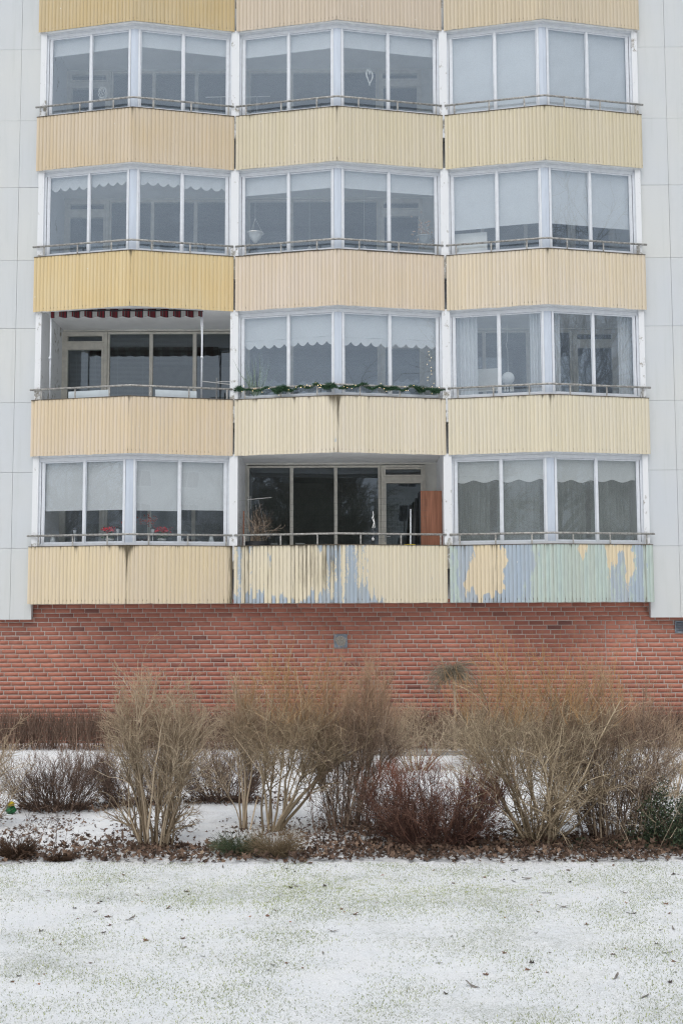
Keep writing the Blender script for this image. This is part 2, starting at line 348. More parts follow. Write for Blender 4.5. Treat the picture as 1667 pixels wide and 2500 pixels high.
# ------------------------------------------------ balconies: slab + corrugated parapet + capping + rail
def field_none(u, v): return 0*u, 0*u
def parapet(b, r, mat, parent, peel=None, stain_amp=.5, stain_side=0, seed=0):
    x0, xa, x1 = BX[b]; rg = np.random.default_rng(100*b+r+seed)
    xs, dep = [], []
    P_ = .0705
    prof = ((0, 0), (.026, 0), (.0275, .12), (.054, .12), (.058, 1), (.0655, 1), (.0695, 0))
    for (a, bb) in ((x0, xa), (xa, x1)):
        L = bb-a; n = max(1, round(L/P_)); pp = L/n
        for k in range(n):
            for q, d in prof: xs.append(a+k*pp+q*pp/.0705); dep.append(d)
        xs.append(bb-.002 if bb == xa else bb); dep.append(1 if bb == xa else 0)
    xs = np.array(xs); dep = np.array(dep, float)
    NZ = 36; z0, z1 = zb(r), zb(r)+PH
    vv = np.linspace(0, 1, NZ+1)           # 0 = top
    X, Vv = np.meshgrid(xs, vv); Dp = np.tile(dep, (NZ+1, 1))
    Y = np.array([fl(b, x) for x in xs])[None, :] + Dp*.0095
    Z = z1 - Vv*(z1-z0)
    wob = np.interp(xs, np.linspace(x0, x1, 24), rg.normal(0, .0025, 24))
    Y = Y + wob[None, :]*1.0
    Z = Z + np.where(Vv > .99, np.interp(xs, np.linspace(x0, x1, 40), rg.normal(0, .003, 40))[None, :], 0)
    V = np.stack([X, Y, Z], -1).reshape(-1, 3)
    nx = len(xs); i = np.arange(NZ)[:, None]*nx + np.arange(nx-1)[None, :]
    F = np.stack([i, i+nx, i+nx+1, i+1], -1).reshape(-1, 4)
    U = (X-x0)/(x1-x0); ua = (xa-x0)/(x1-x0)
    st = stain_amp*.75*np.exp(-((U-ua)/.007)**2)*(.45+.55*np.exp(-Vv*1.5)) + stain_amp*.42*np.exp(-(np.abs(U-ua)/.05))*np.exp(-Vv/.16)
    st += .36*np.exp(-Vv/.05) + .2*np.exp(-(1-Vv)/.07)
    rib = np.floor((xs-x0)/.0705); rr1 = rg.random(80)
    st += (.75*((rr1[rib.astype(int) % 80] > .35)*(dep > .5))[None, :])*np.exp(-((Vv-.935)/.014)**2)*np.where(U > .02, 1, 0)
    st += (.30*rg.random(80)[rib.astype(int) % 80]**2*(dep > .5))[None, :]*np.exp(-(1-Vv)/.25)
    for k in range(14):
        c = rg.random(); st += stain_amp*rg.uniform(.2, .6)*np.exp(-((U-c)/.006)**2)*np.exp(-Vv/rg.uniform(.08, .35))
    if stain_side: st += stain_side*np.exp(-(1-U)/.02) + .6*stain_side*np.exp(-((U-ua)/.035)**2)*np.exp(-Vv/.3)
    rn = rg.normal(0, 1, (4, 80))[:, rib.astype(int) % 80]
    if (b, r) == (1, 4): st += (.42*np.clip(.3+.5*rn[2], 0, 1.2))[None, :]*boxm(U, .02, .47, .05)*(.55+.45*np.sin(Vv*3)) + .22*np.clip(rn[1],0,2)[None, :]*boxm(U, .0, .62, .05) + .3*boxm(U, .3, .5, .03)*boxm(Vv, .1, .7, .1)
    if (b, r) in ((1, 4), (2, 4), (0, 4)): st += Dp*{1: .55, 2: .28, 0: .2}[b]*(boxm(U, -.1, .56, .06)*.8+.2)*(.6+.4*rr1[rib.astype(int) % 80])[None, :]
    if (b, r) == (1, 3): st += .55*boxm(U, .44, .488, .014)*np.exp(-Vv/.3) + .28*boxm(U, .458, .48, .006)
    if (b, r) == (2, 4): st += .22*np.clip(rn[2], 0, 2)[None, :]
    pe, co = (peel(U+.0035*rn[1][None, :], Vv+.09*rn[0][None, :]) if peel else (U*0-2, U*0))
    if peel: pe = pe+.38*rn[3][None, :]*(np.abs(pe) < 1.3); co = co+.25*rn[2][None, :]
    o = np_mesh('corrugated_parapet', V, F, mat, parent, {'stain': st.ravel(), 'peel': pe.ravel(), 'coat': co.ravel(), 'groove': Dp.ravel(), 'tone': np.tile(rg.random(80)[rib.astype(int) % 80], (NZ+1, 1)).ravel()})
    return o
def G(U, c, w): return np.exp(-((U-c)/w)**2)
def boxm(U, a, b, s=.012):
    s = s*1.4
    return 1/(1+np.exp(-(U-a)/s*1.6)) * 1/(1+np.exp((U-b)/s*1.6))
def peel_mid(U, V):      # cream over blue, flaking at left edge, foot, head and middle
    p = -1.15 + 2.1*boxm(U, -.1, .03, .02) + .55*boxm(U, .03, .09, .03)
    p += 1.55*boxm(U, -.1, .70, .05)*boxm(V, .93, 2, .05)
    p += .75*boxm(U, .03, .72, .06)*boxm(V, .80, 2, .08)
    p += 1.8*boxm(U, .375, .46, .02)*boxm(V, -.2, .15, .06) + 1.5*boxm(U, .44, .60, .03)*boxm(V, -.2, .30, .12)
    p += 1.55*boxm(U, .475, .575, .025)*boxm(V, .45, 2, .15) + 1.15*boxm(U, .46, .63, .03)*boxm(V, .2, .8, .15)
    p += 1.5*boxm(U, .57, .66, .02)*boxm(V, .78, 2, .08) + .75*boxm(U, .03, .34, .04)*boxm(V, -.2, .14, .06)
    p += .8*boxm(U, .6, .74, .03)*boxm(V, -.2, .06, .03) + .35*boxm(U, .03, .45, .05)
    return p, U*0-2
def peel_right(U, V):    # older blue and mint coats, cream only in patches
    U = U+.010*np.sin(V*11+1)+.006*np.sin(V*27); 
    cream = .45*boxm(U, .07, .28, .02)*boxm(V, .1, .95, .06) + 2.8*boxm(U, .13, .245, .009)*boxm(V, -.5, .84, .04) + 1.45*boxm(U, .085, .14, .016)*boxm(V, .33, .9, .1)
    cream += 2.0*boxm(U, .612, .655, .014)*boxm(V, -.2, .2, .08) + 1.8*boxm(U, .668, .70, .012)*boxm(V, -.2, .09, .04)
    cream += 2.0*boxm(U, .768, .795, .011)*boxm(V, -.2, .42, .12) + 1.9*boxm(U, .81, .885, .014)*boxm(V, -.2, .15, .06)
    cream += 1.9*boxm(U, .862, .885, .011)*boxm(V, -.2, .58, .1) + 1.3*boxm(U, .33, .36, .014)*(boxm(V, .06, .18, .05)+boxm(V, .6, .8, .06)) + .4*boxm(U, .8, .96, .05)
    coat = -.75 + 2.3*boxm(U, .40, .70, .04) + 2.2*boxm(U, -.1, .035, .012) + 2.2*boxm(U, .965, 1.2, .012) + 1.25*boxm(U, .66, .97, .06) + .9*boxm(V, .72, 2, .1)*boxm(U, .2, .42, .06)
    return 2.0 - 1.75*cream, coat
def peel_spot(U, V): return -1.6 + 1.7*boxm(U, .565, .60, .015)*boxm(V, -.2, .22, .08) + 1.6*boxm(U, .63, .66, .012)*boxm(V, -.2, .18, .06) + 1.2*boxm(U, .6, .65, .012)*boxm(V, .1, .5, .1), U*0-2
def peel_drop(U, V): return -1.8 + 2.3*G(U, .478, .012)*boxm(V, .72, .92, .06) + 1.4*G(U, .478, .01)*boxm(V, -.2, .2, .1), U*0-2
BLUE, MINT = srgb(172,187,202), srgb(190,207,200)
PAINT = {(0,0): ((200,177,130),(204,187,153)), (1,0): ((210,191,159),(212,197,175)), (2,0): ((222,197,146),(222,203,162)), (3,0): ((222,203,171),(220,205,185)), (4,0): ((226,209,175),(222,207,183)),
         (0,1): ((206,191,169),(209,195,177)), (1,1): ((214,203,175),(215,205,185)), (2,1): ((220,203,177),(221,207,191)), (3,1): ((228,217,191),(227,217,199)), (4,1): ((230,219,191),(227,217,195)),
         (0,2): ((208,193,165),(210,197,175)), (1,2): ((214,203,173),(215,205,183)), (2,2): ((222,207,179),(221,209,191)), (3,2): ((225,215,189),(221,213,194)), (4,2): ((232,215,181),(228,213,185))}
bal = {}
LABP = {(4,1): 'cream parapet flaking to blue', (4,2): 'blue and mint parapet with cream flakes', (2,0): 'strong yellow parapet'}
for r in range(5):
    for b in range(3):
        x0, xa, x1 = BX[b]; z0 = zb(r); z1 = z0+PH
        mb = MB()
        # the slab (front edge behind the sheet) and the upstand the sheet is fixed to
        for a, c in ((x0+.004, xa), (xa, x1-.004)): mb.vbox(b, a, c, .045, .125, z0+.012, z1-.012)
        bo = mb.build('balcony', M['white_conc'], bld)
        sm = MB()
        for a, c in ((x0+.012, xa), (xa, x1-.012)):
            f = lambda x: fl(b, x)
            sm.hexa([(a,f(a)+.127,z0+.075),(c,f(c)+.127,z0+.075),(c,1.70,z0+.075),(a,1.70,z0+.075),(a,f(a)+.127,z0+.26),(c,f(c)+.127,z0+.26),(c,1.70,z0+.26),(a,1.70,z0+.26)])
        sm.build('floor_slab', M['soffit'], bo)
        pr = PAINT[(r,b)]; pl = {(4,1): peel_mid, (4,2): peel_right, (2,0): peel_spot, (3,1): peel_drop}.get((r,b))
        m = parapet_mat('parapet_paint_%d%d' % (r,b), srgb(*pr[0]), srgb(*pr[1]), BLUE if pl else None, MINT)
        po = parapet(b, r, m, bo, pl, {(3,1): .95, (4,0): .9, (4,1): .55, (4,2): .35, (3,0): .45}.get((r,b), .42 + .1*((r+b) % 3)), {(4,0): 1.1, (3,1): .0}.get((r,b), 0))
        if (r,b) in LABP: po['label'] = LABP[(r,b)]
        cm = MB()
        for a, c in ((x0-.004, xa), (xa, x1+.004)): cm.vbox(b, a, c, -.008, .13, z1+.002, z1+.012)
        cm.build('capping', M['cap'], bo)
        if r > 0:
            zr = z1+.205; tm_ = MB()
            pts = [(x0-.03+(.03 if b else 0), fl(b,x0)+.02, zr), (xa-.10, fl(b,xa-.1)+.02, zr), (xa, fl(b,xa)+.028, zr+.002), (xa+.10, fl(b,xa+.1)+.02, zr), (x1+(.04 if b == 2 else -.01), fl(b,x1)+.02, zr)]
            tm_.tube(pts, .0195, 8).build('handrail', M['rail'], bo, smooth=True)
            for q in (.1, .45, .8):
                x = x0+(xa-x0)*q; MB().vbox(b, x-.013, x+.013, .01, .03, z1+.012, zr-.008).build('rail_post', M['rail'], bo)
            for q in (.2, .57, .94):
                x = xa+(x1-xa)*q; MB().vbox(b, x-.013, x+.013, .01, .03, z1+.012, zr-.008).build('rail_post', M['rail'], bo)
        bal[(r,b)] = bo

# ------------------------------------------------ glazing screens
GX = [(-5.632,-2.105), (-1.955,1.842), (1.992,5.515)]
OPEN = {(3,0), (4,1)}
OG = .115                                   # set-back of the glazing behind the parapet face
GZ = {}
def glazing(r, b):
    x0, x1 = GX[b]; xa = BX[b][1]; zlo = zb(r)+PH+.012; zhi = zb(r-1)+.02
    g = MB(); HB = .085; SB = .05
    pans = []
    for side, (a, c) in enumerate(((x0, xa), (xa, x1))):
        # head, under-head fillet and sill
        g.vbox(b, a, c, OG-.012, OG+.075, zhi-.05, zhi+.05)
        g.vbox(b, a, c, OG+.006, OG+.07, zhi-HB-.03, zhi-.052)
        g.vbox(b, a, c, OG-.004, OG+.07, zlo, zlo+SB)
        je = (a, a+.042) if side == 0 else (c-.042, c)             # end jamb, doubled
        g.vbox(b, *je, OG-.006, OG+.072, zlo+SB+.001, zhi-HB-.031)
        j2 = (a+.052, a+.098) if side == 0 else (c-.098, c-.052)
        g.vbox(b, *j2, OG+.012, OG+.06, zlo+SB+.001, zhi-HB-.031)
        jm = (c-.108, c-.072) if side == 0 else (a+.072, a+.108)    # jamb beside the corner post
        g.vbox(b, *jm, OG+.0, OG+.065, zlo+SB+.001, zhi-HB-.031)
        lo = j2[1] if side == 0 else jm[1]; hi = jm[0] if side == 0 else j2[0]
        mid = (lo+hi)/2 + (.02 if side == 0 else -.015)
        g.vbox(b, mid-.019, mid+.019, OG+.004, OG+.06, zlo+SB+.001, zhi-HB-.031)
        for k, (p, q, oo) in enumerate(((lo, mid-.019, OG+.030 if side == 0 else OG+.045), (mid+.019, hi, OG+.045 if side == 0 else OG+.030))):
            # slim sash round each pane
            for (s0, s1, t0, t1) in ((p+.001, p+.016, zlo+SB+.002, zhi-HB-.032), (q-.016, q-.001, zlo+SB+.002, zhi-HB-.032)):
                g.vbox(b, s0, s1, oo-.012, oo+.012, t0, t1)
            g.vbox(b, p+.017, q-.017, oo-.012, oo+.012, zlo+SB+.002, zlo+SB+.03); g.vbox(b, p+.017, q-.017, oo-.012, oo+.012, zhi-HB-.055, zhi-HB-.033)
            pans.append((p+.015, q-.015, oo, zlo+SB+.025, zhi-HB-.05))
    fo = g.build('balcony_glazing', M['alu'], bld)
    cp = MB()
    for a, c in ((xa-.068, xa), (xa, xa+.068)): cp.vbox(b, a, c, OG+.012, OG+.06, zlo+SB+.002, zhi-HB-.032)
    cp.build('corner_post', M['alu_post'], fo)
    gm = M['glass_fog'] if (r,b) == (4,2) else M['glass_low'] if r == 4 else M['glass']
    for (p, q, oo, z0, z1) in pans:
        MB().quad((p, fl(b,p)+oo, z0), (q, fl(b,q)+oo, z0), (q, fl(b,q)+oo, z1), (p, fl(b,p)+oo, z1)).build('pane', gm, fo)
    GZ[(r,b)] = pans
for r in range(1, 5):
    for b in range(3):
        if (r,b) not in OPEN: glazing(r, b)

# ------------------------------------------------ loggia back walls, doors, windows, rooms
YB = 1.65
LAY = [dict(door=(-5.64,-4.73), pan=(-5.52,-4.84), win=[(-4.685,-3.884),(-3.817,-3.013),(-2.941,-2.2)], ends=(-5.632,-2.105)),
       dict(door=(.744,1.618), pan=(.84,1.526), win=[(-1.874,-1.065),(-.999,-.19),(-.125,.684)], ends=(-1.955,1.842)),
       dict(door=(4.60,5.474), pan=(4.696,5.382), win=[(2.03,2.791),(2.857,3.666),(3.731,4.54)], ends=(1.992,5.515))]
for r in range(1, 5):
    for b in range(3):
        Ly = LAY[b]; zf = zb(r)+.26; zc = zb(r-1)+.075; wt = zc-.055; wz = zf+.55
        e0, e1 = Ly['ends']; d0, d1 = Ly['door']; w0 = min(w[0] for w in Ly['win']); w1 = max(w[1] for w in Ly['win'])
        lo = MB()
        gaps = sorted([(d0, d1, zf), (w0-.035, w1+.035, wz)])
        x = e0
        for a, c, zz in gaps:
            if a-x > .005: lo.box(x, a, YB+.02, YB+.2, zf, wt+.02)
            if zz > zf: lo.box(a, c, YB+.02, YB+.2, zf, zz)
            x = c
        if e1-x > .005: lo.box(x, e1, YB+.02, YB+.2, zf, wt+.02)
        lo.box(e0, e1, YB+.02, YB+.2, wt+.022, zc)
        lw = lo.build('loggia_back_wall', M['grey_wall'], bld)
        rm = MB(); y2 = 5.2          # plain room behind, open to the windows only
        rm.quad((e0,y2,zf),(e1,y2,zf),(e1,y2,zc),(e0,y2,zc)); rm.quad((e0,YB+.2,zf),(e1,YB+.2,zf),(e1,y2,zf),(e0,y2,zf))
        rm.quad((e0,YB+.2,zc),(e0,y2,zc),(e1,y2,zc),(e1,YB+.2,zc)); rm.quad((e0,YB+.2,zf),(e0,y2,zf),(e0,y2,zc),(e0,YB+.2,zc)); rm.quad((e1,YB+.2,zf),(e1,YB+.2,zc),(e1,y2,zc),(e1,y2,zf))
        rm.build('room_interior', M['room'], lw)
        xa = BX[b][1]; fm = MB()
        for a, c in ((e0+.002, xa), (xa, e1-.002)): fm.quad((a, fl(b,a)+.135, zf+.004), (c, fl(b,c)+.135, zf+.004), (c, YB+.02, zf+.004), (a, YB+.02, zf+.004))
        fm.build('loggia_floor', M['floor'], lw)
        # door with transom
        D = MB(); p0, p1 = Ly['pan']; ztr0, ztr1, zd = wt-.20-.02, wt-.055, wt-.36
        for (a, c, z0, z1, y0) in ((d0, p0-.045, zf+.01, wt, 0), (p1+.045, d1, zf+.01, wt, 0), (p0-.044, p1+.044, wt-.05, wt, 0), (p0-.044, p1+.044, zd+.04, ztr0-.003, -.004),
                                   (p0-.044, p0, zf+.03, zd+.036, -.015), (p1, p1+.044, zf+.03, zd+.036, -.015), (p0, p1, zd, zd+.036, -.015), (p0, p1, zf+.03, zf+.5, -.012)):
            D.box(a, c, YB+y0-.03, YB+.06, z0, z1)
        for (a, c, z0, z1) in ((p0-.044, p0-.008, ztr0, ztr1), (p1+.008, p1+.044, ztr0, ztr1), (p0-.008, p1+.008, ztr0, ztr0+.028), (p0-.008, p1+.008, ztr1-.028, ztr1)):
            D.box(a, c, YB-.045, YB+.05, z0, z1)
        do = D.build('balcony_door', M['beige_frame'], bld)
        for z0, z1 in ((zf+.5, zd), (ztr0+.028, ztr1-.028)):
            MB().quad((p0,YB+.01,z0),(p1,YB+.01,z0),(p1,YB+.01,z1),(p0,YB+.01,z1)).build('pane', M['glass_clean'], do)
        hx = p1+.022 if b == 0 else p0-.022
        MB().box(hx-.012, hx+.012, YB-.06, YB-.046, zf+.95, zf+1.12).box(hx-.01, hx+.1*(1 if b else -1)*1.0 if b else hx+.012, YB-.075, YB-.061, zf+1.05, zf+1.07).build('handle', M['steel'], do)
        W = MB()
        ws = Ly['win']; edges = [w0-.035] + [q for wn in zip(ws[:-1], ws[1:]) for q in ((wn[0][1]+wn[1][0])/2,)] + [w1+.035]
        for wa, wb_ in ws: pass
        W.box(w0-.035, w0, YB-.025, YB+.06, wz, wt-.001); W.box(w1, w1+.035, YB-.025, YB+.06, wz, wt-.001)
        for a, c in zip(ws[:-1], ws[1:]): W.box(a[1], c[0], YB-.025, YB+.06, wz+.041, wt-.041)
        W.box(w0, w1, YB-.02, YB+.06, wt-.04, wt-.001); W.box(w0, w1, YB-.045, YB+.06, wz, wz+.04)
        wo = W.build('living_room_window', M['beige_frame'], bld)
        for a, c in ws: MB().quad((a,YB+.02,wz+.04),(c,YB+.02,wz+.04),(c,YB+.02,wt-.04),(a,YB+.02,wt-.04)).build('pane', M['glass_clean'], wo)

# vents in the brick
M['vent'] = plain('galvanised_vent_plate', srgb(140,150,160), .5, .4, var=.3, scale=20)
vb = MB(); vb.box(-.193, .058, .272, .3, 1.722, 1.973)
vo = vb.build('vent_cover', M['vent'], wall)
fr = MB()
for a in ((-.193,-.178,1.722,1.973),(.043,.058,1.722,1.973),(-.178,.043,1.722,1.737),(-.178,.043,1.958,1.973)): fr.box(a[0], a[1], .262, .2725, a[2], a[3])
for k in range(28):
    q0, q1 = 2*math.pi*k/28, 2*math.pi*(k+1)/28; c = (-.0675, 1.8475)
    pt = lambda q, rr, y: (c[0]+rr*math.cos(q), y, c[1]+rr*math.sin(q))
    fr.hexa([pt(q0,.092,.271), pt(q1,.092,.271), pt(q1,.092,.258), pt(q0,.092,.258), pt(q0,.105,.271), pt(q1,.105,.271), pt(q1,.105,.258), pt(q0,.105,.258)])
M['vent2'] = plain('vent_grille', srgb(178,170,156), .6, .2, var=.4, scale=60)
g_ = MB(); c = (-.0675, 1.8475)
for k in range(9):
    zz = c[1]-.08+.02*k; hw = math.sqrt(max(0, .09**2-(zz-c[1])**2))
    g_.box(c[0]-hw, c[0]+hw, .262, .2715, zz-.006, zz+.006)
g_.build('vent_grille_slats', M['vent2'], wall)
lv = MB(); lv.box(6.10, 6.62, .27, .3, 1.972, 1.99).box(6.10, 6.62, .27, .3, 2.172, 2.19).box(6.10, 6.118, .27, .3, 1.99, 2.172).box(6.60, 6.62, .27, .3, 1.99, 2.172)
for k in range(6):
    z = 1.995+.03*k; lv.hexa([(6.12,.275,z),(6.60,.275,z),(6.60,.298,z+.02),(6.12,.298,z+.02),(6.12,.275,z+.006),(6.60,.275,z+.006),(6.60,.298,z+.026),(6.12,.298,z+.026)])
lv.build('louvre_vent', M['vent'], wall)
# unseen roof well above the frame, added as closure, blocks light leaks
MB().box(-14, 14, .1, 10, 17, 17.3).build('roof', M['white_conc'], bld)
MB().box(-5.74, 5.615, 1.66, 1.9, 13.5, 17).build('upper_back_wall', M['grey_wall'], bld)
MB().box(-14, -5.75, .56, .7, -.3, 17).box(5.63, 14, .56, .7, -.3, 17).build('side_back_wall', M['grey_wall'], bld)
#@@PART2
# ---------------------------------------------------------------- ground
EDGE = -9.86
def edge_y(x): return EDGE + .05*np.sin(x*1.7+.4) + .03*np.sin(x*4.3)
def relief(x, y):
    return .012*np.sin(x*1.9+y*.7)*np.sin(y*1.3-.5*x) + .006*np.sin(x*6.1+1)*np.sin(y*5.3+2)
def snow_mat(name, bed):
    t = NT(name)
    patch = t.noise(.8, (1, 1.5, 1), 5, .62, rot=R(-14)); fine = t.noise(95, (1, .6, 1), 4, .8); mid = t.noise(19, (1, .8, 1), 5, .78)
    at = t.attr('green') if not bed else 0.
    # grey-green specks of frosted grass everywhere, thicker where the snow is thin
    k = t.math('ADD', t.math('ADD', t.math('MULTIPLY', fine, .68), t.math('MULTIPLY', mid, .32)), t.math('MULTIPLY', t.math('SUBTRACT', patch, .5), .45 if not bed else .8))
    k = t.math('ADD', k, t.math('MULTIPLY', at, .07) if not bed else 0.)
    m = t.ramp(k, .505 if not bed else .53, .67 if not bed else .78)
    g = (.225,.25,.175,1) if not bed else (.19,.15,.12,1)
    sn = t.mix(t.ramp(t.noise(3, (1,1,1), 3), .3, .7), (.86,.885,.91,1), (.90,.915,.925,1))
    c = t.mix(t.math('MULTIPLY', m, .54 if not bed else .64), sn, g)
    if not bed:   # clumps of moss and yellow-green grass
        cl = t.math('ADD', t.math('ADD', t.math('MULTIPLY', t.noise(11, (1,.8,1), 6, .8), .72), t.math('MULTIPLY', fine, .28)), t.math('MULTIPLY', t.math('SUBTRACT', t.math('MINIMUM', at, .62), .5), .40))
        mo = t.ramp(cl, .505, .64); c = t.mix(t.math('MULTIPLY', mo, .76), c, t.mix(t.ramp(t.noise(7, (1,1,1), 3), .35, .65), (.24,.28,.09,1), (.40,.43,.11,1)))
    hgt = t.math('ADD', t.math('MULTIPLY', fine, .55), t.math('MULTIPLY', mid, .8))
    return t.bsdf(c, .75, bump=hgt, bd=.018, spec=.2)
M['lawn'] = snow_mat('snow_dusted_lawn', False); M['bed'] = snow_mat('snow_dusted_bed', True)
GP = ((-2.0,-13.3,.8,.5,.16), (-1.2,-12.2,1.0,.12,.16), (-2.6,-11.9,.5,.15,.2), (1.2,-13.2,.8,.12,.14), (-1.2,-10.9,2.2,.8,.20), (.6,-10.8,1.5,.8,.16), (.9,-11.1,.9,.55,.30), (-.4,-10.7,.7,.45,.26), (1.7,-10.7,.6,.4,.28), (-1.3,-10.6,.6,.3,.14), (-.7,-11.3,.35,.12,.3), (-1.2,-11.2,.3,.12,.3), (-2.1,-11.7,.25,.1,.3), (.6,-12.9,.35,.1,.34), (-1.5,-13.3,.3,.12,.3), (2.4,-11.2,.22,.1,.4), (2.5,-12.5,.3,.12,.3), (-2.3,-10.4,.8,.2,.2))
def green_field(x, y):
    return sum(a*np.exp(-((x-cx)/sx)**2-((y-cy)/sy)**2) for cx, cy, sx, sy, a in GP)
def grid_sheet(name, xs, ys, m, edge=None):
    X, Y = np.meshgrid(xs, ys)
    if edge is not None: Y[edge] = edge_y(X[edge])
    Z = relief(X, Y); V = np.stack([X, Y, Z], -1).reshape(-1, 3)
    nx = len(xs); i = np.arange(len(ys)-1)[:, None]*nx + np.arange(nx-1)[None, :]
    return np_mesh(name, V, np.stack([i, i+1, i+nx+1, i+nx], -1).reshape(-1, 4), m, attrs={'green': green_field(X, Y).ravel()}, smooth=True)
fx = np.concatenate([[-120,-60,-30,-16], np.arange(-10, 10.01, .1), [16,30,60,120]])
tag(grid_sheet('lawn', fx, np.concatenate([[-300,-120,-60,-34,-24,-19], np.arange(-16.5, -10, .1), [EDGE]]), M['lawn'], -1), kind='structure')
tag(grid_sheet('planting_bed', fx, np.concatenate([[EDGE], np.arange(-9.7, -.6, .15), [.31]]), M['bed'], 0), kind='structure')

# kerb of the path along the hedge
M['stone'] = plain('kerb_stone', srgb(150,147,142), .9, var=.4, scale=12)
kb = MB(); rr = random.Random(2); x = .5
while x < 3.4:
    L = rr.uniform(.7, .95); h = rr.uniform(.045, .07); kb.box(x+.008, x+L-.008, -1.72+rr.uniform(-.01,.01), -1.60, -.03, h); x += L
tag(kb.build('kerb', M['stone']), kind='structure')

# grass poking through the snow
rg = np.random.default_rng(8)
def smooth_field(seed, n=26, lo=.25, hi=1.1):
    q = np.random.default_rng(seed); k = q.uniform(lo*6, hi*6, n); a = q.uniform(0, 2*np.pi, n); ph = q.uniform(0, 2*np.pi, n)
    return lambda x, y: sum(np.sin(k[i]*(np.cos(a[i])*x+np.sin(a[i])*y)+ph[i]) for i in range(n))/math.sqrt(n/2)
fld = smooth_field(4, 24, .15, .8)
def band_field(x, y):    # swept stripes running up to the right
    s = (y+9.86) - .28*x
    return np.sin(s*3.2+.6)*.8
def blades(name, n, xr, yr, thr, h, m, dens=fld):
    x = rg.uniform(*xr, n); y = rg.uniform(*yr, n)
    f = .55*dens(x*1.6, y*2.2) + .12*band_field(x, y) + 1.3*green_field(x, y) + rg.normal(0, .8, n)
    k = f > thr; x, y = x[k], y[k]; n = len(x)
    hh = rg.uniform(*h, n); a = rg.uniform(0, 2*np.pi, n); lean = rg.uniform(.4, 1.6, n)*hh; la = rg.uniform(0, 2*np.pi, n)
    wv = np.stack([np.cos(a), np.sin(a), 0*a], -1)*rg.uniform(.0014, .003, n)[:, None]
    b = np.stack([x, y, relief(x, y)-.003], -1); tip = b + np.stack([np.cos(la)*lean, np.sin(la)*lean, hh], -1)
    mid = b + np.stack([np.cos(la)*lean*.35, np.sin(la)*lean*.35, hh*.65], -1)
    V = np.stack([b-wv, b+wv, mid-wv*.8, mid+wv*.8, tip], 1).reshape(-1, 3)
    i = np.arange(n)[:, None]*5
    F = np.concatenate([i+np.array([0,1,3]), i+np.array([0,3,2]), i+np.array([2,3,4])])
    return np_mesh(name, V, F, m, None, {'tone': np.repeat(np.clip(rg.random(n)*.8+.5*green_field(x, y), 0, 1), 5)})
tg = NT('frosted_grass'); ta = tg.attr('tone')
M['grass'] = tg.bsdf(tg.mix(tg.ramp(ta, .35, .9), tg.mix(tg.ramp(ta, 0, .35), (.33,.34,.25,1), (.23,.27,.16,1)), (.40,.45,.13,1)), .7)
tag(blades('grass', 330000, (-5.5, 5.5), (-14.8, EDGE+.05), .38, (.004, .018), M['grass']), 'short green grass blades poking through thin snow', 'grass', kind='stuff')

# ---------------------------------------------------------------- leaves
ANG = np.linspace(0, 2*np.pi, 11)[:-1]
RAD = np.array([1.0, .50, .86, .42, .62, .30, .62, .42, .86, .50])
def leaf_verts(n, pos, size, rg, tilt, narrow=None, curl=(.2, 1.3)):
    """n curled lobed leaves, a centre and ten rim points each"""
    rad = RAD[None, :]*rg.uniform(.75, 1.15, (n, 10)); lx = np.cos(ANG)*rad; ly = np.sin(ANG)*rad*.8
    if narrow is not None: ly = np.where(narrow[:, None], np.sin(ANG)*.24, ly); lx = np.where(narrow[:, None], np.cos(ANG)*1.15, lx)
    c1 = rg.uniform(*curl, (n,1)); c2 = rg.uniform(-.3, .6, (n,1))
    lz = c1*ly**2 + c2*lx**2*.6 + rg.normal(0, .08, (n, 10))
    P = np.stack([np.concatenate([np.zeros((n,1)), lx], 1), np.concatenate([np.zeros((n,1)), ly], 1), np.concatenate([np.zeros((n,1)), lz], 1)], -1)*size[:, None, None]
    a = rg.uniform(0, 2*np.pi, n); b = rg.normal(0, 1, n)*tilt; c = rg.normal(0, 1, n)*tilt
    ca, sa, cb, sb, cc, sc_ = np.cos(a), np.sin(a), np.cos(b), np.sin(b), np.cos(c), np.sin(c)
    x, y, z = P[..., 0], P[..., 1], P[..., 2]
    y, z = y*cb[:,None]-z*sb[:,None], y*sb[:,None]+z*cb[:,None]
    x, z = x*cc[:,None]-z*sc_[:,None], x*sc_[:,None]+z*cc[:,None]
    x, y = x*ca[:,None]-y*sa[:,None], x*sa[:,None]+y*ca[:,None]
    V = np.stack([x, y, z], -1)
    V[..., 2] -= V[..., 2].min(1, keepdims=True)*.85
    return V + pos[:, None, :]
LF = np.array([(0, k+1, (k+1) % 10+1) for k in range(10)])
def leaf_mat(name):
    t = NT(name); a = t.attr('tone'); n = t.noise(70, (1,1,1), 3)
    c = t.mix(t.ramp(a, 0, .4), (.06,.042,.034,1), (.155,.10,.072,1)); c = t.mix(t.ramp(a, .45, .85), c, (.27,.18,.125,1)); c = t.mix(t.ramp(a, .9, 1.), c, (.46,.36,.25,1))
    c = t.mix(t.math('MULTIPLY', n, .38), c, (.05,.03,.022,1))
    return t.bsdf(c, .65, spec=.25)
M['leaf'] = leaf_mat('dead_leaf')
rg = np.random.default_rng(21)
def litter(name, x, y, size, label, tilt=.5, lift=.02, tone=None, curl=(.2,1.3)):
    n = len(x); pos = np.stack([x, y, relief(x, y) + rg.uniform(0, lift, n)], -1)
    V = leaf_verts(n, pos, size, rg, tilt, rg.random(n) < .12, curl)
    F = (np.arange(n)[:, None, None]*11 + LF[None]).reshape(-1, 3)
    tn = rg.beta(1.5, 2.2, n) if tone is None else tone
    o = np_mesh(name, V.reshape(-1, 3), F, M['leaf'], None, {'tone': np.repeat(tn, 11)})
    return tag(o, label, 'leaf litter', kind='stuff')
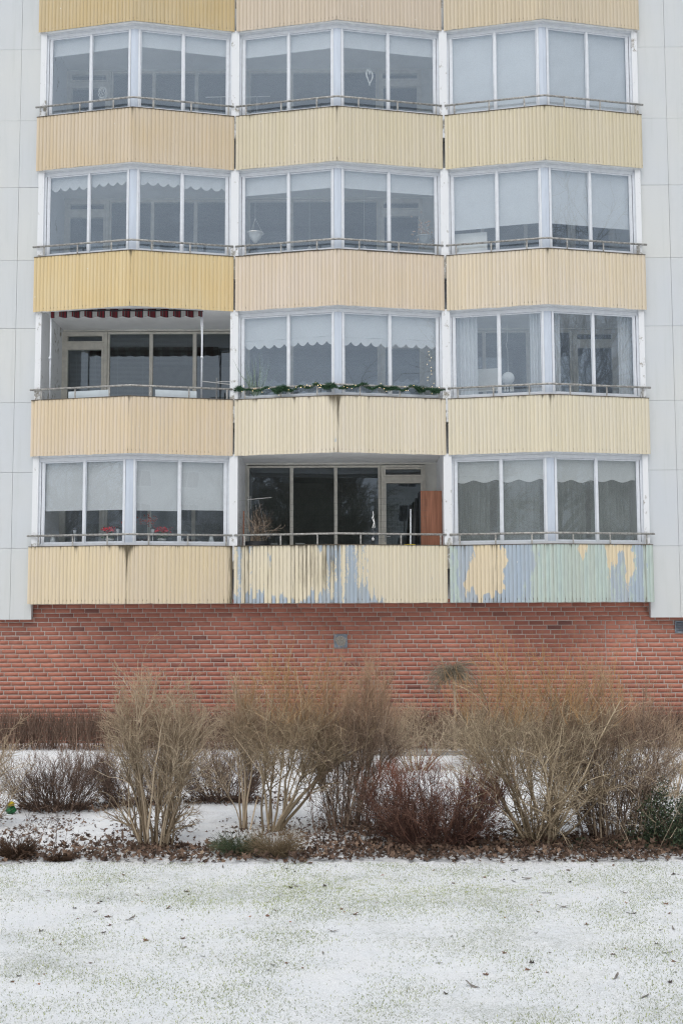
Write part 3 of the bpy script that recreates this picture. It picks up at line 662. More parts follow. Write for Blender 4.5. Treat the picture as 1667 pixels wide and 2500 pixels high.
n = 10500; x = rg.uniform(-7, 7, n); d = rg.gamma(1.6, .30, n); y = edge_y(x) + .0 + d*np.where(x > -.3, 1.25, .95)
dens = np.clip(.72 + .3*np.tanh((x+.2)*1.6) + .2*np.sin(x*2.3+1), .4, 1); k = (rg.random(n) < dens) & (y < -7.6)
litter('leaf_litter', x[k], y[k], rg.uniform(.022, .056, k.sum()), 'thick drift of brown leaves along the lawn edge', .55, .07)
n = 16000; x = rg.uniform(-6, 6, n); y = rg.uniform(-9.6, -5.2, n)
f = smooth_field(9, 18, .2, 1.)(x, y); k = (f + 1.45*(y < -7.4) - .6*(y > -6.3) + rg.normal(0, .6, n) > .75)
litter('scattered_leaf_litter', x[k], y[k], rg.uniform(.010, .034, k.sum())*np.where(rg.random(k.sum()) < .15, 1.5, 1), 'small dark leaves scattered on the snow under the shrubs', .35, .006)
px, py = [], []
for (cx, cy, sx, sy, m) in ((-3.5,-6.75,.75,.22,420), (-1.5,-6.35,.6,.2,330), (-2.6,-6.5,.5,.2,260), (-1.9,-9.2,.55,.2,260), (.4,-8.3,.8,.35,420), (1.0,-9.1,.9,.25,420), (2.6,-8.9,1.0,.3,500)):
    px.append(rg.normal(cx, sx*.55, m)); py.append(rg.normal(cy, sy*.6, m))
x, y = np.concatenate(px), np.concatenate(py)
litter('leaf_litter', x, y, rg.uniform(.02, .055, len(x)), 'brown leaves gathered round the feet of the shrubs', .5, .04)

# single leaves on the lawn, each a thing
kinds = [('brown', (.19,.11,.075,1), 'dry brown curled leaf lying alone on the snowy lawn'), ('grey', (.22,.20,.18,1), 'faded grey narrow leaf lying on the snowy lawn'),
         ('orange', (.36,.15,.06,1), 'small orange-brown leaf lying on the snowy lawn'), ('black', (.075,.062,.055,1), 'dark crumpled leaf scrap lying on the snowy lawn')]
lm = []
for nm, c, lab in kinds: lm.append(plain('fallen_leaf_'+nm, c, .7, var=.4, scale=50))
protos = []
for ki in range(4):
    for v in range(3):
        narrow = np.array([ki == 1]); V = leaf_verts(1, np.zeros((1,3)), np.array([.05]), rg, .14, narrow, (.5, 1.8) if ki == 3 else (.15, .8))[0]
        o = np_mesh('fallen_leaf', V, LF, lm[ki]); protos.append((ki, o)); tag(o, kinds[ki][2], 'leaf', 'fallen leaves on the lawn')
used = set()
for i in range(170):
    ki = rg.choice(4, p=[.32,.34,.14,.20]); v = rg.integers(3); base = protos[ki*3+v][1]
    if base.name in used: o = base.copy(); C.collection.objects.link(o)
    else: o = base; used.add(base.name)
    y = -9.95 - 3.75*rg.random()**1.25; hwd = .335*(y+21.02)+.25
    x = rg.uniform(-hwd, hwd); o.location = (x, y, float(relief(x, y))+.001); o.rotation_euler = (rg.normal(0,.12), rg.normal(0,.12), rg.uniform(0, 6.28))
    s = rg.uniform(.35, 1.)*(.55 if ki == 2 else .7 if ki == 3 else 1); o.scale = (s, s, s)

# ---------------------------------------------------------------- shrubs: tapered stems, branches and twigs grown in numpy
def unit(v): return v/np.maximum(np.linalg.norm(v, axis=-1, keepdims=True), 1e-9)
def path(p0, d0, L, k, rg, wig, up):
    n = len(p0); P = [p0]; d = unit(d0); st = (L/(k-1))[:, None]
    for j in range(k-1):
        P.append(P[-1] + d*st); d = d + rg.normal(0, wig, (n,3)); d[:, 2] += up; d = unit(d)
    return np.stack(P, 1)
def sprout(Pp, Rp, m, t0, t1, ang, L, k, rg, wig, up, ratio, env=None, upb=.12, bias=1.):
    n, kk, _ = Pp.shape; idx = rg.integers(n, size=m); t = (t0+(t1-t0)*rg.random(m)**bias)*(kk-1); i = np.minimum(t.astype(int), kk-2); f = (t-i)[:, None]
    a, b = Pp[idx, i], Pp[idx, i+1]; p0 = a*(1-f)+b*f; tg_ = unit(b-a)
    r = Rp[idx, i]*(1-f[:,0])+Rp[idx, i+1]*f[:,0]
    q = unit(np.cross(tg_, rg.normal(size=(m,3)))); an = np.abs(rg.normal(ang, ang*.35, m))[:, None]
    d = tg_*np.cos(an)+q*np.sin(an); d[:, 2] += upb
    Ln = rg.uniform(*L, m)
    P = path(p0, d, Ln, k, rg, wig, up)
    if env is not None:
        c, s = env; rel = np.linalg.norm((P[:, -1]-c)/s, axis=-1)
        sc = np.clip(1.15/np.maximum(rel, 1e-6), .25, 1); sc = np.where(rel > 1, sc*rg.uniform(.55, 1.12, m), 1)[:, None, None]
        P = p0[:, None]+(P-p0[:, None])*sc
    r0 = np.maximum(r*ratio, .0011); Rr = r0[:, None]*np.linspace(1, .4, k)[None]
    return P, Rr
def tubes(sets, sides=3):
    """sets of (P (n,k,3), R (n,k), tip (n,k), tone (n,)) -> V, F, tip, tone"""
    Vs, Fs, T, To, base = [], [], [], [], 0
    for P, Rr, tip, tone in sets:
        n, k, _ = P.shape
        tg_ = np.empty_like(P); tg_[:, 1:-1] = P[:, 2:]-P[:, :-2]; tg_[:, 0] = P[:, 1]-P[:, 0]; tg_[:, -1] = P[:, -1]-P[:, -2]; tg_ = unit(tg_)
        ref = np.where(np.abs(tg_[..., 2:3]) > .9, np.array([1.,0,0]), np.array([0,0,1.])); a = unit(np.cross(tg_, ref)); b = np.cross(tg_, a)
        q = 2*np.pi*np.arange(sides)/sides
        V = P[:, :, None]+(a[:, :, None]*np.cos(q)[:, None]+b[:, :, None]*np.sin(q)[:, None])*Rr[:, :, None, None]
        i = (np.arange(n)[:, None, None]*k+np.arange(k-1)[None, :, None])*sides; s = np.arange(sides)[None, None]; s2 = (s+1) % sides
        Fs.append((np.stack([i+s, i+s2, i+sides+s2, i+sides+s], -1)+base).reshape(-1, 4))
        Vs.append(V.reshape(-1, 3)); T.append(np.repeat(tip.ravel(), sides)); To.append(np.repeat(tone, k*sides)); base += n*k*sides
    return np.concatenate(Vs), np.concatenate(Fs), np.concatenate(T), np.concatenate(To)
def bark(name, c0, c1, tipc):
    t = NT(name); a = t.attr('tone'); n = t.noise(30, (1,1,.3), 3)
    c = t.mix(t.ramp(t.math('ADD', t.math('MULTIPLY', a, .8), t.math('MULTIPLY', n, .25)), .15, .95), c0, c1)
    return t.bsdf(t.mix(t.ramp(t.attr('tip'), .1, .95), c, tipc), .75, spec=.25)
def shrub(name, base, hgt, wid, n, mat, label, seed, cat='shrub', group=None, spread=.35, foot=.12, stem_r=.008, wig=.09, up=.02, lean=(0,0), dep=None, tips=0, tiph=.35, ang=.5, stem_k=8, mats2=None, twl=(.10,.27), t0=.3, low=0., thin=.0024, extra=None):
    rg = np.random.default_rng(seed); dep = dep or wid
    cx = np.array([lean[0]*.5, lean[1]*.5, hgt*.55]); env = (cx, np.array([wid*.5, dep*.5, hgt*.47]))
    n0, n1, n2, n3 = n
    an = rg.uniform(0, 2*np.pi, n0); rr_ = foot*np.sqrt(rg.random(n0)); p0 = np.stack([np.cos(an)*rr_, np.sin(an)*rr_*.8, np.zeros(n0)-.02], -1)
    a2 = an+rg.normal(0, .5, n0); tl = spread*rg.uniform(.15, 1.15, n0)
    d0 = np.stack([np.sin(tl)*np.cos(a2)*wid/hgt*1.25+lean[0]*.3, np.sin(tl)*np.sin(a2)*dep/hgt*1.25+lean[1]*.3, np.cos(tl)], -1)
    L0 = hgt*rg.uniform(.62, .98, n0)
    P0 = path(p0, d0, L0, stem_k, rg, wig*.8, up)
    rel = np.linalg.norm((P0[:, -1]-env[0])/env[1], axis=-1); sc = np.where(rel > 1, np.clip(1/np.maximum(rel,.01), .5, 1)*rg.uniform(.85, 1.1, n0), 1)[:, None, None]; P0 = p0[:, None]+(P0-p0[:, None])*sc
    R0 = (stem_r*rg.uniform(.55, 1.25, n0))[:, None]*np.linspace(1, .3, stem_k)[None]
    if extra:
        for pts, r in extra:
            pts = np.array(pts, float); tt = np.linspace(0, len(pts)-1, stem_k); ii = np.minimum(tt.astype(int), len(pts)-2); ff = (tt-ii)[:, None]
            P0 = np.concatenate([P0, (pts[ii]*(1-ff)+pts[ii+1]*ff)[None]]); R0 = np.concatenate([R0, (r*np.linspace(1, .35, stem_k))[None]])
    wig = wig*1.45; ang = ang*1.3; up = up*.5
    P1, R1 = sprout(P0, R0, n1, t0, .97, ang, (hgt*.12, hgt*.36), 6, rg, wig, up, .6, env)
    PP = [(P1, R1)]
    P2, R2 = sprout(P1, R1, n2, .1, 1, ang*1.05, twl, 5, rg, wig*1.3, up*1.1, .62, env); R2 = np.maximum(R2, thin*np.linspace(1, .5, 5))
    P3, R3 = sprout(P2, R2, n3, .1, 1, ang*1.1, (twl[0]*.5, twl[1]*.6), 4, rg, wig*1.4, up*1.1, .7, env); R3 = np.maximum(R3, thin*.8*np.linspace(1, .5, 4))
    def tp(P, add, am=.3):
        h = P[..., 2]/hgt; return np.clip((h-tiph)/(1-tiph), 0, 1)*add + 0*h
    tone = lambda m: rg.random(m)**1.5
    root = empty(name, (base[0], base[1], float(relief(base[0], base[1]))))
    tag(root, label, cat, group)
    V, F, T, To = tubes([(P0, R0, tp(P0, .15), tone(len(P0))), (P1, R1, tp(P1, .4), tone(n1))], 5)
    np_mesh('stems', V, F, mat, root, {'tip': T, 'tone': To}, True)
    sets = [(P2, R2, tp(P2, .75), tone(n2)), (P3, R3, tp(P3, 1.), tone(n3))]
    if low:
        P4, R4 = sprout(P0, R0, int(low), .02, .4, ang*1.5, (hgt*.08, hgt*.25), 5, rg, wig*1.6, up*.6, .4, None); R4 = np.maximum(R4, thin*np.linspace(1,.5,5))
        sets.append((P4, R4, tp(P4, 0.), tone(int(low))*.4))
    V, F, T, To = tubes(sets, 3)
    np_mesh('twigs', V, F, mats2 or mat, root, {'tip': T, 'tone': To})
    if tips:
        P5, R5 = sprout(np.concatenate([P2[:, [1,2,4]]]), np.concatenate([R2[:, [1,2,4]]]), tips*3, .2, 1, .25, (hgt*.08, hgt*.26), 5, rg, wig*.35, .05, .9, None, upb=1.0)
        top = P5[:, 0, 2] > hgt*.62; P5, R5 = P5[top][:tips], np.maximum(R5[top][:tips], thin*.8*np.linspace(1,.45,5))
        V, F, T, To = tubes([(P5, R5, np.ones(P5.shape[:2])*.9, tone(len(P5)))], 3)
        np_mesh('new_shoots', V, F, mats2 or mat, root, {'tip': T, 'tone': To})
    return root
B_tan = bark('tan_bark', (.25,.195,.135,1), (.68,.56,.41,1), (.52,.38,.25,1))
B_or = bark('orange_tipped_bark', (.25,.195,.13,1), (.66,.54,.38,1), (.48,.28,.125,1))
B_br = bark('brown_bark', (.18,.13,.10,1), (.55,.43,.32,1), (.50,.33,.21,1))
B_red = bark('dark_red_bark', (.08,.043,.035,1), (.26,.14,.10,1), (.31,.125,.08,1))
B_dark = bark('dark_grey_bark', (.08,.053,.041,1), (.28,.195,.15,1), (.30,.20,.145,1))
B_hedge = bark('hedge_bark', (.10,.067,.052,1), (.31,.21,.155,1), (.28,.175,.13,1))

shrub('bare_shrub', (-1.913,-9.15), 1.86, 1.04, (34,400,2500,3300), B_tan, 'tan bare shrub left of centre with a clump of pale stems', 11, spread=.42, foot=.17, stem_r=.012, ang=.40, t0=.40, twl=(.09,.26), wig=.13, up=.02, low=40,
      extra=[([(-.14,.0,0),(-.19,0,.14),(-.27,.02,.24)], .032), ([(.1,-.03,0),(.13,0,.14),(.17,0,.26)], .026)])
shrub('bare_shrub', (-1.12,-8.1), 1.72, .95, (7,110,900,1500), B_tan, 'slim sparse bare shrub with few upright stems', 12, spread=.32, foot=.08, stem_r=.013, ang=.5, t0=.45, twl=(.10,.28), wig=.13, tips=60)
shrub('bare_shrub', (-.83,-8.15), 1.95, 1.55, (13,240,1700,2500), B_or, 'open bare shrub with a long pale limb leaning right', 13, spread=.55, foot=.11, stem_r=.017, ang=.5, t0=.38, twl=(.10,.30), wig=.13, lean=(.25,0), tips=240,
      extra=[([(.05,-.05,0),(.28,-.12,.32),(.62,-.2,.66),(.95,-.26,.90),(1.10,-.28,.98)], .022)])
shrub('bare_shrub', (.03,-8.05), 1.80, 1.4, (46,420,2700,3900), B_br, 'tall dense brown shrub with rusty shoots in the middle', 14, spread=.42, foot=.24, stem_r=.009, ang=.36, t0=.3, tips=260, up=.05, low=350, wig=.11)
shrub('low_red_shrub', (.93,-9.0), .90, 1.45, (105,1000,3900,3200), B_red, 'low rounded dark red shrub before the taller bushes', 15, spread=.75, foot=.36, stem_r=.0055, ang=.42, t0=.2, up=.07, twl=(.07,.2), wig=.13, low=1500, dep=1.1, thin=.0022)
shrub('bare_shrub', (2.0,-8.95), 2.0, 1.75, (40,460,2900,4000), B_or, 'largest bare shrub with orange shoots, right of centre', 16, spread=.58, foot=.2, stem_r=.013, ang=.46, t0=.34, twl=(.10,.30), wig=.13, tips=620, tiph=.5, low=300)
shrub('bare_shrub', (2.82,-8.75), 1.78, 1.25, (46,420,2700,3900), B_br, 'dense brown shrub right of the orange-tipped bush', 17, spread=.42, foot=.34, stem_r=.008, ang=.42, t0=.2, up=.06, tips=160, low=600, wig=.12)
shrub('low_shrub', (-3.5,-6.77), .80, 1.2, (75,620,1900,1500), B_dark, 'low dark bare shrub at far left on the snow', 18, group='low dark shrubs in the snow', spread=.72, foot=.3, stem_r=.006, ang=.36, t0=.25, up=.08, twl=(.07,.2), low=500, thin=.0021)
shrub('low_shrub', (-2.62,-6.5), .78, 1.15, (62,520,1600,1300), B_dark, 'low dark bare shrub half hidden behind the tan shrub', 19, group='low dark shrubs in the snow', spread=.72, foot=.28, stem_r=.006, ang=.36, t0=.25, up=.08, twl=(.07,.2), low=400, thin=.0021)
shrub('low_shrub', (-1.5,-6.33), .80, 1.12, (70,560,1800,1400), B_dark, 'low dark bare shrub right of the tan shrub', 20, group='low dark shrubs in the snow', spread=.72, foot=.28, stem_r=.006, ang=.36, t0=.25, up=.08, twl=(.07,.2), low=450, thin=.0021)
shrub('far_shrub', (1.05,-3.5), 1.05, 1.3, (30,220,1100,1400), B_tan, 'small tan bare shrub far back beside the weeping tree', 21, spread=.6, foot=.2, stem_r=.008, ang=.5, t0=.3, thin=.0022)
shrub('far_shrub', (2.5,-2.9), 1.05, 1.9, (40,260,1500,1800), B_tan, 'wide tan bare shrub far back behind the largest bush', 22, spread=.65, foot=.35, stem_r=.009, ang=.5, t0=.3, thin=.0022)
shrub('far_shrub', (4.25,-6.0), .95, 1.15, (13,90,520,700), B_tan, 'thin open shrub at the right edge on the snow', 23, spread=.7, foot=.14, stem_r=.009, ang=.5, t0=.3, thin=.0021)
shrub('bare_shrub', (-4.12,-7.9), 1.30, 1.15, (17,150,900,1300), B_tan, 'thin bare shrub cut off at the left edge', 24, spread=.6, foot=.16, stem_r=.009, ang=.5, t0=.25, low=100)
shrub('sapling_clump', (.15,-8.75), .85, 1.5, (26,90,260,220), B_dark, 'thin dark saplings low in front of the brown shrub', 25, cat='saplings', spread=.35, foot=.55, stem_r=.0045, ang=.7, t0=.2, up=.03, twl=(.06,.2))
shrub('sapling_clump', (3.1,-9.15), 1.0, 1.2, (24,90,260,240), B_tan, 'thin pale saplings by the evergreen at right', 26, cat='saplings', spread=.4, foot=.5, stem_r=.0045, ang=.6, t0=.2, up=.03, twl=(.06,.2))
shrub('sapling_clump', (-3.05,-9.35), .62, .9, (9,30,70,60), B_dark, 'few thin twiggy seedlings in leaves at left', 27, cat='saplings', spread=.5, foot=.4, stem_r=.0035, ang=.7, t0=.3, up=.03, twl=(.05,.14))

# clipped hedge along the wall
rg = np.random.default_rng(31)
n = 15000; x = rg.uniform(-8.5, 8.5, n); y = rg.uniform(-1.0, -.32, n); z0 = rg.uniform(0, .42, n)**1.2; top = .80+.02*np.sin(x*3)+rg.normal(0, .022, n)
L = np.clip((top-z0)*rg.uniform(.45, 1.02, n), .1, 1)
P = path(np.stack([x, y, z0], -1), np.stack([rg.normal(0,.3,n), rg.normal(0,.3,n), np.ones(n)], -1), L, 5, rg, .16, .05); P[..., 2] = np.minimum(P[..., 2], .84+rg.random((n,1))*.03)
n5 = 900; x5 = rg.uniform(-8.5, 8.5, n5); P5 = path(np.stack([x5, rg.uniform(-1,-.32,n5), 0*x5], -1), np.stack([rg.normal(0,.2,n5), rg.normal(0,.2,n5), np.ones(n5)], -1), rg.uniform(.55,.75,n5), 5, rg, .1, .05)
hroot = tag(empty('hedge', (0, -.65, 0)), 'long clipped leafless brown hedge along the brick wall', 'hedge')
off = np.array([0, -.65, 0])
V, F, T, To = tubes([(P-off, np.ones((n,1))*.0026*np.linspace(1,.5,5), np.clip((P[...,2]-.45)/.35, 0, 1), rg.random(n))], 3); np_mesh('twigs', V, F, B_hedge, hroot, {'tip': T, 'tone': To})
V, F, T, To = tubes([(P5-off, np.ones((n5,1))*.008*np.linspace(1,.5,5), 0*P5[...,2], rg.random(n5))], 4); np_mesh('stems', V, F, B_hedge, hroot, {'tip': T, 'tone': To})

# weeping tree by the wall: grafted trunk with a mop of hanging twigs
rg = np.random.default_rng(33); wt_ = tag(empty('weeping_tree', (1.88,-1.35,0)), 'small weeping tree, mop of hanging twigs against the brick', 'tree')
tk = np.array([[(0,0,-.02),(-.03,0,.35),(0,.01,.75),(-.02,0,1.08),(-.03,0,1.36),(-.045,0,1.44)]], float)
V, F, T, To = tubes([(tk, np.array([[.026,.023,.020,.020,.024,.022]]), np.zeros((1,6)), np.array([.8]))], 8); np_mesh('trunk', V, F, B_br, wt_, {'tip': T, 'tone': To}, True)
n = 560; a = rg.uniform(0, 2*np.pi, n); el = rg.uniform(-.2, .9, n); p0 = np.stack([-.03+rg.normal(0,.03,n), rg.normal(0,.03,n), rg.uniform(1.25, 1.41, n)], -1)
P = path(p0, np.stack([np.cos(a)*np.cos(el), np.sin(a)*np.cos(el), np.sin(el)], -1), rg.uniform(.2, .80, n), 8, rg, .2, -.24)
V, F, T, To = tubes([(P, np.ones((n,1))*.0032*np.linspace(1,.5,8), np.zeros((n,8)), rg.random(n)*.6)], 3)
B_weep = bark('weeping_twig_bark', (.2,.17,.125,1), (.55,.48,.36,1), (.3,.26,.18,1)); np_mesh('crown', V, F, B_weep, wt_, {'tip': T, 'tone': To})

# evergreen shrub, creeping juniper tuft, dry grass, dead fern clump
def leafy(n, c, s, rg, size, flat=0.):
    d = unit(rg.normal(size=(n,3))); rr_ = rg.random(n)**.45; p = c+d*rr_[:, None]*s; p[:, 2] = np.abs(p[:, 2]-.02)+.01
    a = unit(rg.normal(size=(n,3))+np.array([0,0,.3])); b = unit(np.cross(a, rg.normal(size=(n,3)))); sz = size*rg.uniform(.6, 1.3, n)
    V = np.stack([p-a*sz[:,None], p+b*sz[:,None]*.38, p+a*sz[:,None], p-b*sz[:,None]*.38], 1)
    return V.reshape(-1,3), (np.arange(n)[:,None]*4+np.arange(4)), np.repeat(rg.random(n), 4)
te = NT('evergreen_leaf'); M['evergreen'] = te.bsdf(te.mix(te.ramp(te.attr('tone'), .2, 1.), (.024,.042,.024,1), (.11,.15,.08,1)), .45)
rg = np.random.default_rng(41)
def evergreen(name, base, s, n, size, label, cat, stems=60):
    root = tag(empty(name, (*base, 0)), label, cat)
    V, F, T = [], [], []; b0 = 0
    for k in range(max(6, n//260)):          # uneven clumps
        d = unit(rg.normal(size=3)); d[2] = abs(d[2]); c = d*np.array(s)*rg.uniform(.35, .85); c[2] = max(c[2], .04)
        v, f, t = leafy(n//max(6, n//260), c, np.array(s)*rg.uniform(.16, .34), rg, size); V.append(v); F.append(f+b0); T.append(t); b0 += len(v)
    np_mesh('leaves', np.concatenate(V), np.concatenate(F), M['evergreen'], root, {'tone': np.concatenate(T)})
    a = rg.uniform(0, 6.28, stems); P = path(np.zeros((stems,3))+rg.normal(0, .05, (stems,3))*[1,1,0], np.stack([np.cos(a)*s[0], np.sin(a)*s[1], rg.uniform(.3,1,stems)*s[2]*1.3], -1), rg.uniform(.5,.95,stems)*max(s), 6, rg, .12, .02)
    v, f, t, to = tubes([(P, np.ones((stems,1))*.004*np.linspace(1,.4,6), 0*P[...,2], rg.random(stems))], 3); np_mesh('stems', v, f, B_dark, root, {'tip': t, 'tone': to})
    return root
evergreen('evergreen_shrub', (3.32,-9.15), (.50,.40,.74), 8500, .016, 'dark green leafy evergreen shrub at the right edge', 'shrub', 90)
evergreen('evergreen_ground_plant', (2.55,-9.25), (.36,.2,.2), 900, .013, 'low sprawl of small green leaves under the brown shrub', 'plant', 30)
def strands(name, base, n, s, h, mat, label, cat, seed, r=.0016, up=-.16):
    rg = np.random.default_rng(seed); root = tag(empty(name, (*base, 0)), label, cat); a = rg.uniform(0, 6.28, n); rr_ = np.sqrt(rg.random(n))
    P = path(np.stack([np.cos(a)*rr_*s[0]*.55, np.sin(a)*rr_*s[1]*.55, np.zeros(n)], -1), np.stack([np.cos(a)*s[0]/h*.8, np.sin(a)*s[1]/h*.8, np.ones(n)], -1)+rg.normal(0,.25,(n,3)), h*rg.uniform(.6,1.5,n), 6, rg, .14, up)
    P[..., 2] = np.maximum(P[..., 2], .005)
    v, f, t, to = tubes([(P, np.ones((n,1))*r*np.linspace(1,.5,6), 0*P[...,2], rg.random(n))], 3); np_mesh('stalks', v, f, mat, root, {'tip': t, 'tone': to}); return root
B_jun = bark('juniper_green', (.05,.075,.04,1), (.16,.19,.11,1), (.1,.1,.1,1)); B_dry = bark('dry_grass', (.17,.125,.075,1), (.36,.28,.18,1), (.3,.2,.1,1)); B_dead = bark('dead_fern', (.045,.028,.02,1), (.13,.075,.045,1), (.1,.06,.04,1))
tu = strands('creeping_evergreen', (-1.05,-9.45), 800, (.22,.15), .20, B_jun, 'grey-green creeping evergreen tuft at the lawn edge', 'plant', 51)
V, F, T = leafy(700, np.array([0,0,.06]), np.array([.24,.15,.13]), rg, .010); np_mesh('leaves', V, F, M['evergreen'], tu, {'tone': T})
strands('dry_grass_tussock', (-.68,-9.55), 900, (.20,.14), .24, B_dry, 'straw-coloured dry grass tussock beside the green tuft', 'grass tuft', 52)
strands('dead_fern_clump', (-3.2,-9.6), 700, (.16,.12), .17, B_dead, 'dark brown dead clump at the left lawn edge', 'plant', 53, .003)
strands('dead_fern_clump', (-2.75,-9.7), 420, (.14,.10), .09, B_dead, 'flat brown dead tuft in leaves at left', 'plant', 54, .0025)
# crumpled wrapper in the left shrub
M['wrap_g'] = plain('crumpled_foil', (.03,.16,.06,1), .3, var=.6, scale=30); wr = MB(); rr = random.Random(4)
wr.lathe([(.0,.0),(.04,.01),(.062,.04),(.05,.085),(.03,.11),(0,.12)], n=9); wr.v = [(a*rr.uniform(.75,1.2), b*rr.uniform(.75,1.2), c*rr.uniform(.85,1.15)) for a,b,c in wr.v]
wo = wr.build('wrapper', M['wrap_g']); wo.location = (-3.98,-7.1,.0); tag(wo, 'crumpled green wrapper lying under the left shrub', 'litter')
wl = MB(); wl.lathe([(0,.095),(.035,.1),(.045,.13),(.02,.15),(0,.152)], (.01,-.02,0), 8).build('yellow_flap', M['yellow'], wo)
#@@PART3
# ---------------------------------------------------------------- what hangs and stands in the balconies
def place_words(r, b, k): return '%s pane from left, %s %s balcony' % (ORD[k], ROWN[r], BAY[b])
def blind(r, b, k, length, label, scal=None, back=.085, seam=False, name='roller_blind', group=None):
    p, q, oo, z0, z1 = GZ[(r,b)][k]; a, c = p-.002, q+.002; o = OG+back; zt = z1+.03
    zl = zt-.03-length; n = 48; mb = MB(); top = []; bot = []
    rr = random.Random(r*31+b*7+k)
    for i in range(n+1):
        x = a+(c-a)*i/n; u = i/n
        d = 0
        if scal: d = scal[1]*abs(math.sin(math.pi*(u*scal[0]+scal[2]*k)))**.75 if not scal[3] else scal[1]*(.5-.5*math.cos(2*math.pi*(u*scal[0]+.25)))**.8
        yy = fl(b, x)+o+.004*math.sin(u*9+k)
        top.append((x, yy, zt)); bot.append((x, yy, zl-d))
    for i in range(n): mb.quad(bot[i], bot[i+1], top[i+1], top[i])
    bo = mb.build(name, M['blind'])
    x0 = (a+c)/2; base = (x0, fl(b,x0)+o, zl)
    for v in bo.data.vertices: v.co -= Vector(base)
    bo.location = base
    tag(bo, label, 'blind', group)
    if not scal or seam:
        bm_ = MB(); zb_ = zl+.012 if not scal else zl+.09
        bm_.vbox(b, a+.004, c-.004, o-.007, o+.007, zb_-.008, zb_+.008)
        bm_.v = [(x-base[0], y-base[1], z-base[2]) for x, y, z in bm_.v]
        bm_.build('bottom_bar', M['blind'], bo)
    return bo
for r, b, L, kind, sc in ((1,0,.30,'short plain white blind',None), (1,1,.33,'short white blind',None), (1,2,1.47,'full-length white blind',None), (2,0,.17,'short scalloped white blind',(4,.075,.13,0)),
                      (2,1,.33,'short plain white blind',None), (2,2,1.02,'long white blind',None), (3,1,.50,'half-length scalloped blind',(4.3,.08,.2,0)), (4,0,.90,'long greyish blind',None), (4,2,.36,'wavy-edged white blind',(1.9,.05,.3,1))):
    for k in range(4):
        blind(r, b, k, L+(.012*math.sin(k*2.1+r)), '%s, %s' % (kind, place_words(r,b,k)), sc, seam=(r,b) in ((3,1),(4,2)), group='roller blinds in the glazed balconies')

# loggia floors for standing things
def zfl(r): return zb(r)+.266
def sillz(r): return zb(r)+PH
def loc_thing(name, loc, label, cat, group=None): return tag(empty(name, loc), label, cat, group)

# curtains of the third-row right balcony
def curtain(r, b, x0, x1, label, seed, back=.16, amp=.03, folds=7, m='curtain', zlo=None, gather=0):
    rg = np.random.default_rng(seed); n = 70; zt = zb(r-1)+.02; zl = zlo if zlo else zfl(r)+.25
    mb = MB(); rows = 7; G_ = []
    for j in range(rows+1):
        v = j/rows; row = []
        for i in range(n+1):
            u = i/n; x = x0+(x1-x0)*u+gather*(x1-x0)*math.sin(v*math.pi)*(.5-u)
            row.append((x, fl(b, x)+OG+back+amp*math.sin(u*folds*2*math.pi+.6*math.sin(v*2+u*5)+seed), zt+(zl-zt)*v))
        G_.append(row)
    for j in range(rows):
        for i in range(n): mb.quad(G_[j+1][i], G_[j+1][i+1], G_[j][i+1], G_[j][i])
    xm = (x0+x1)/2; o = mb.build('curtain', M[m], None, (xm, fl(b,xm)+OG+back, zl), True)
    return tag(o, label, 'curtain', 'curtains in the glazed balconies')
curtain(3, 2, 2.10, 2.52, 'pale sheer curtain gathered at far left, third-row right balcony', 1, folds=6)
curtain(3, 2, 3.46, 3.66, 'narrow pale curtain left of the corner post, third-row right balcony', 2, folds=4)
curtain(3, 2, 3.86, 4.02, 'narrow pale curtain right of the corner post, third-row right balcony', 3, folds=3)
curtain(3, 2, 5.14, 5.40, 'pale curtain at far right, third-row right balcony', 4, folds=4)
for i, (a, c) in enumerate(((2.1,2.72),(2.85,3.62),(3.88,4.5),(4.6,5.4))):
    curtain(4, 2, a, c, ['grey curtain at far left','grey curtain left of the corner post','grey curtain right of the corner post','grey curtain at far right'][i]+', bottom-row right balcony', 11+i, back=.42, amp=.035, folds=6, m='drape')

# awning with striped valance over the open third-row left balcony
ta = NT('striped_valance_cloth'); cx_ = ta.n('ShaderNodeSeparateXYZ'); ta.t.links.new(ta.coord(), cx_.inputs[0])
fr_ = ta.math('FRACT', ta.math('MULTIPLY', cx_.outputs[0], 1/.2365))
def band(a, b_): return ta.math('MULTIPLY', ta.math('GREATER_THAN', fr_, a), ta.math('LESS_THAN', fr_, b_))
colr = ta.mix(band(.0, .36), (.42,.42,.40,1), (.02,.02,.024,1)); colr = ta.mix(band(.36, .66), colr, (.42,.42,.40,1))
colr = ta.mix(band(.66, 1.), (.36,.36,.35,1), (.022,.02,.022,1)); colr = ta.mix(band(.68, .78), colr, (.13,.018,.024,1)); colr = ta.mix(band(.81, .835), colr, (.25,.24,.23,1)); colr = ta.mix(band(.90, .985), colr, (.12,.017,.022,1))
colr = ta.mix(band(0, .30), colr, (.022,.02,.022,1)); colr = ta.mix(band(.05, .22), colr, (.14,.018,.025,1)); colr = ta.mix(band(.115, .135), colr, (.05,.02,.02,1))
M['valance'] = ta.bsdf(colr, .85)
aw = loc_thing('awning', (-5.46, .02, 8.05), 'striped red, black and grey scalloped awning with white poles', 'awning')
ax0, ax1 = -5.46, -2.63; zt = 8.0
mv = MB(); n = 240; prev = None
for i in range(n+1):
    x = ax0+(ax1-ax0)*i/n; u = (x-ax0)/.2365; zbt = zt-.10-.028*abs(math.sin(math.pi*(u+.32)))
    cur = ((x-ax0, .004*math.sin(u*4), zt-8.05), (x-ax0, .004*math.sin(u*4)+.006, zbt-8.05))
    if prev: mv.quad(prev[1], cur[1], cur[0], prev[0])
    prev = cur
mv.build('valance', M['valance'], aw)
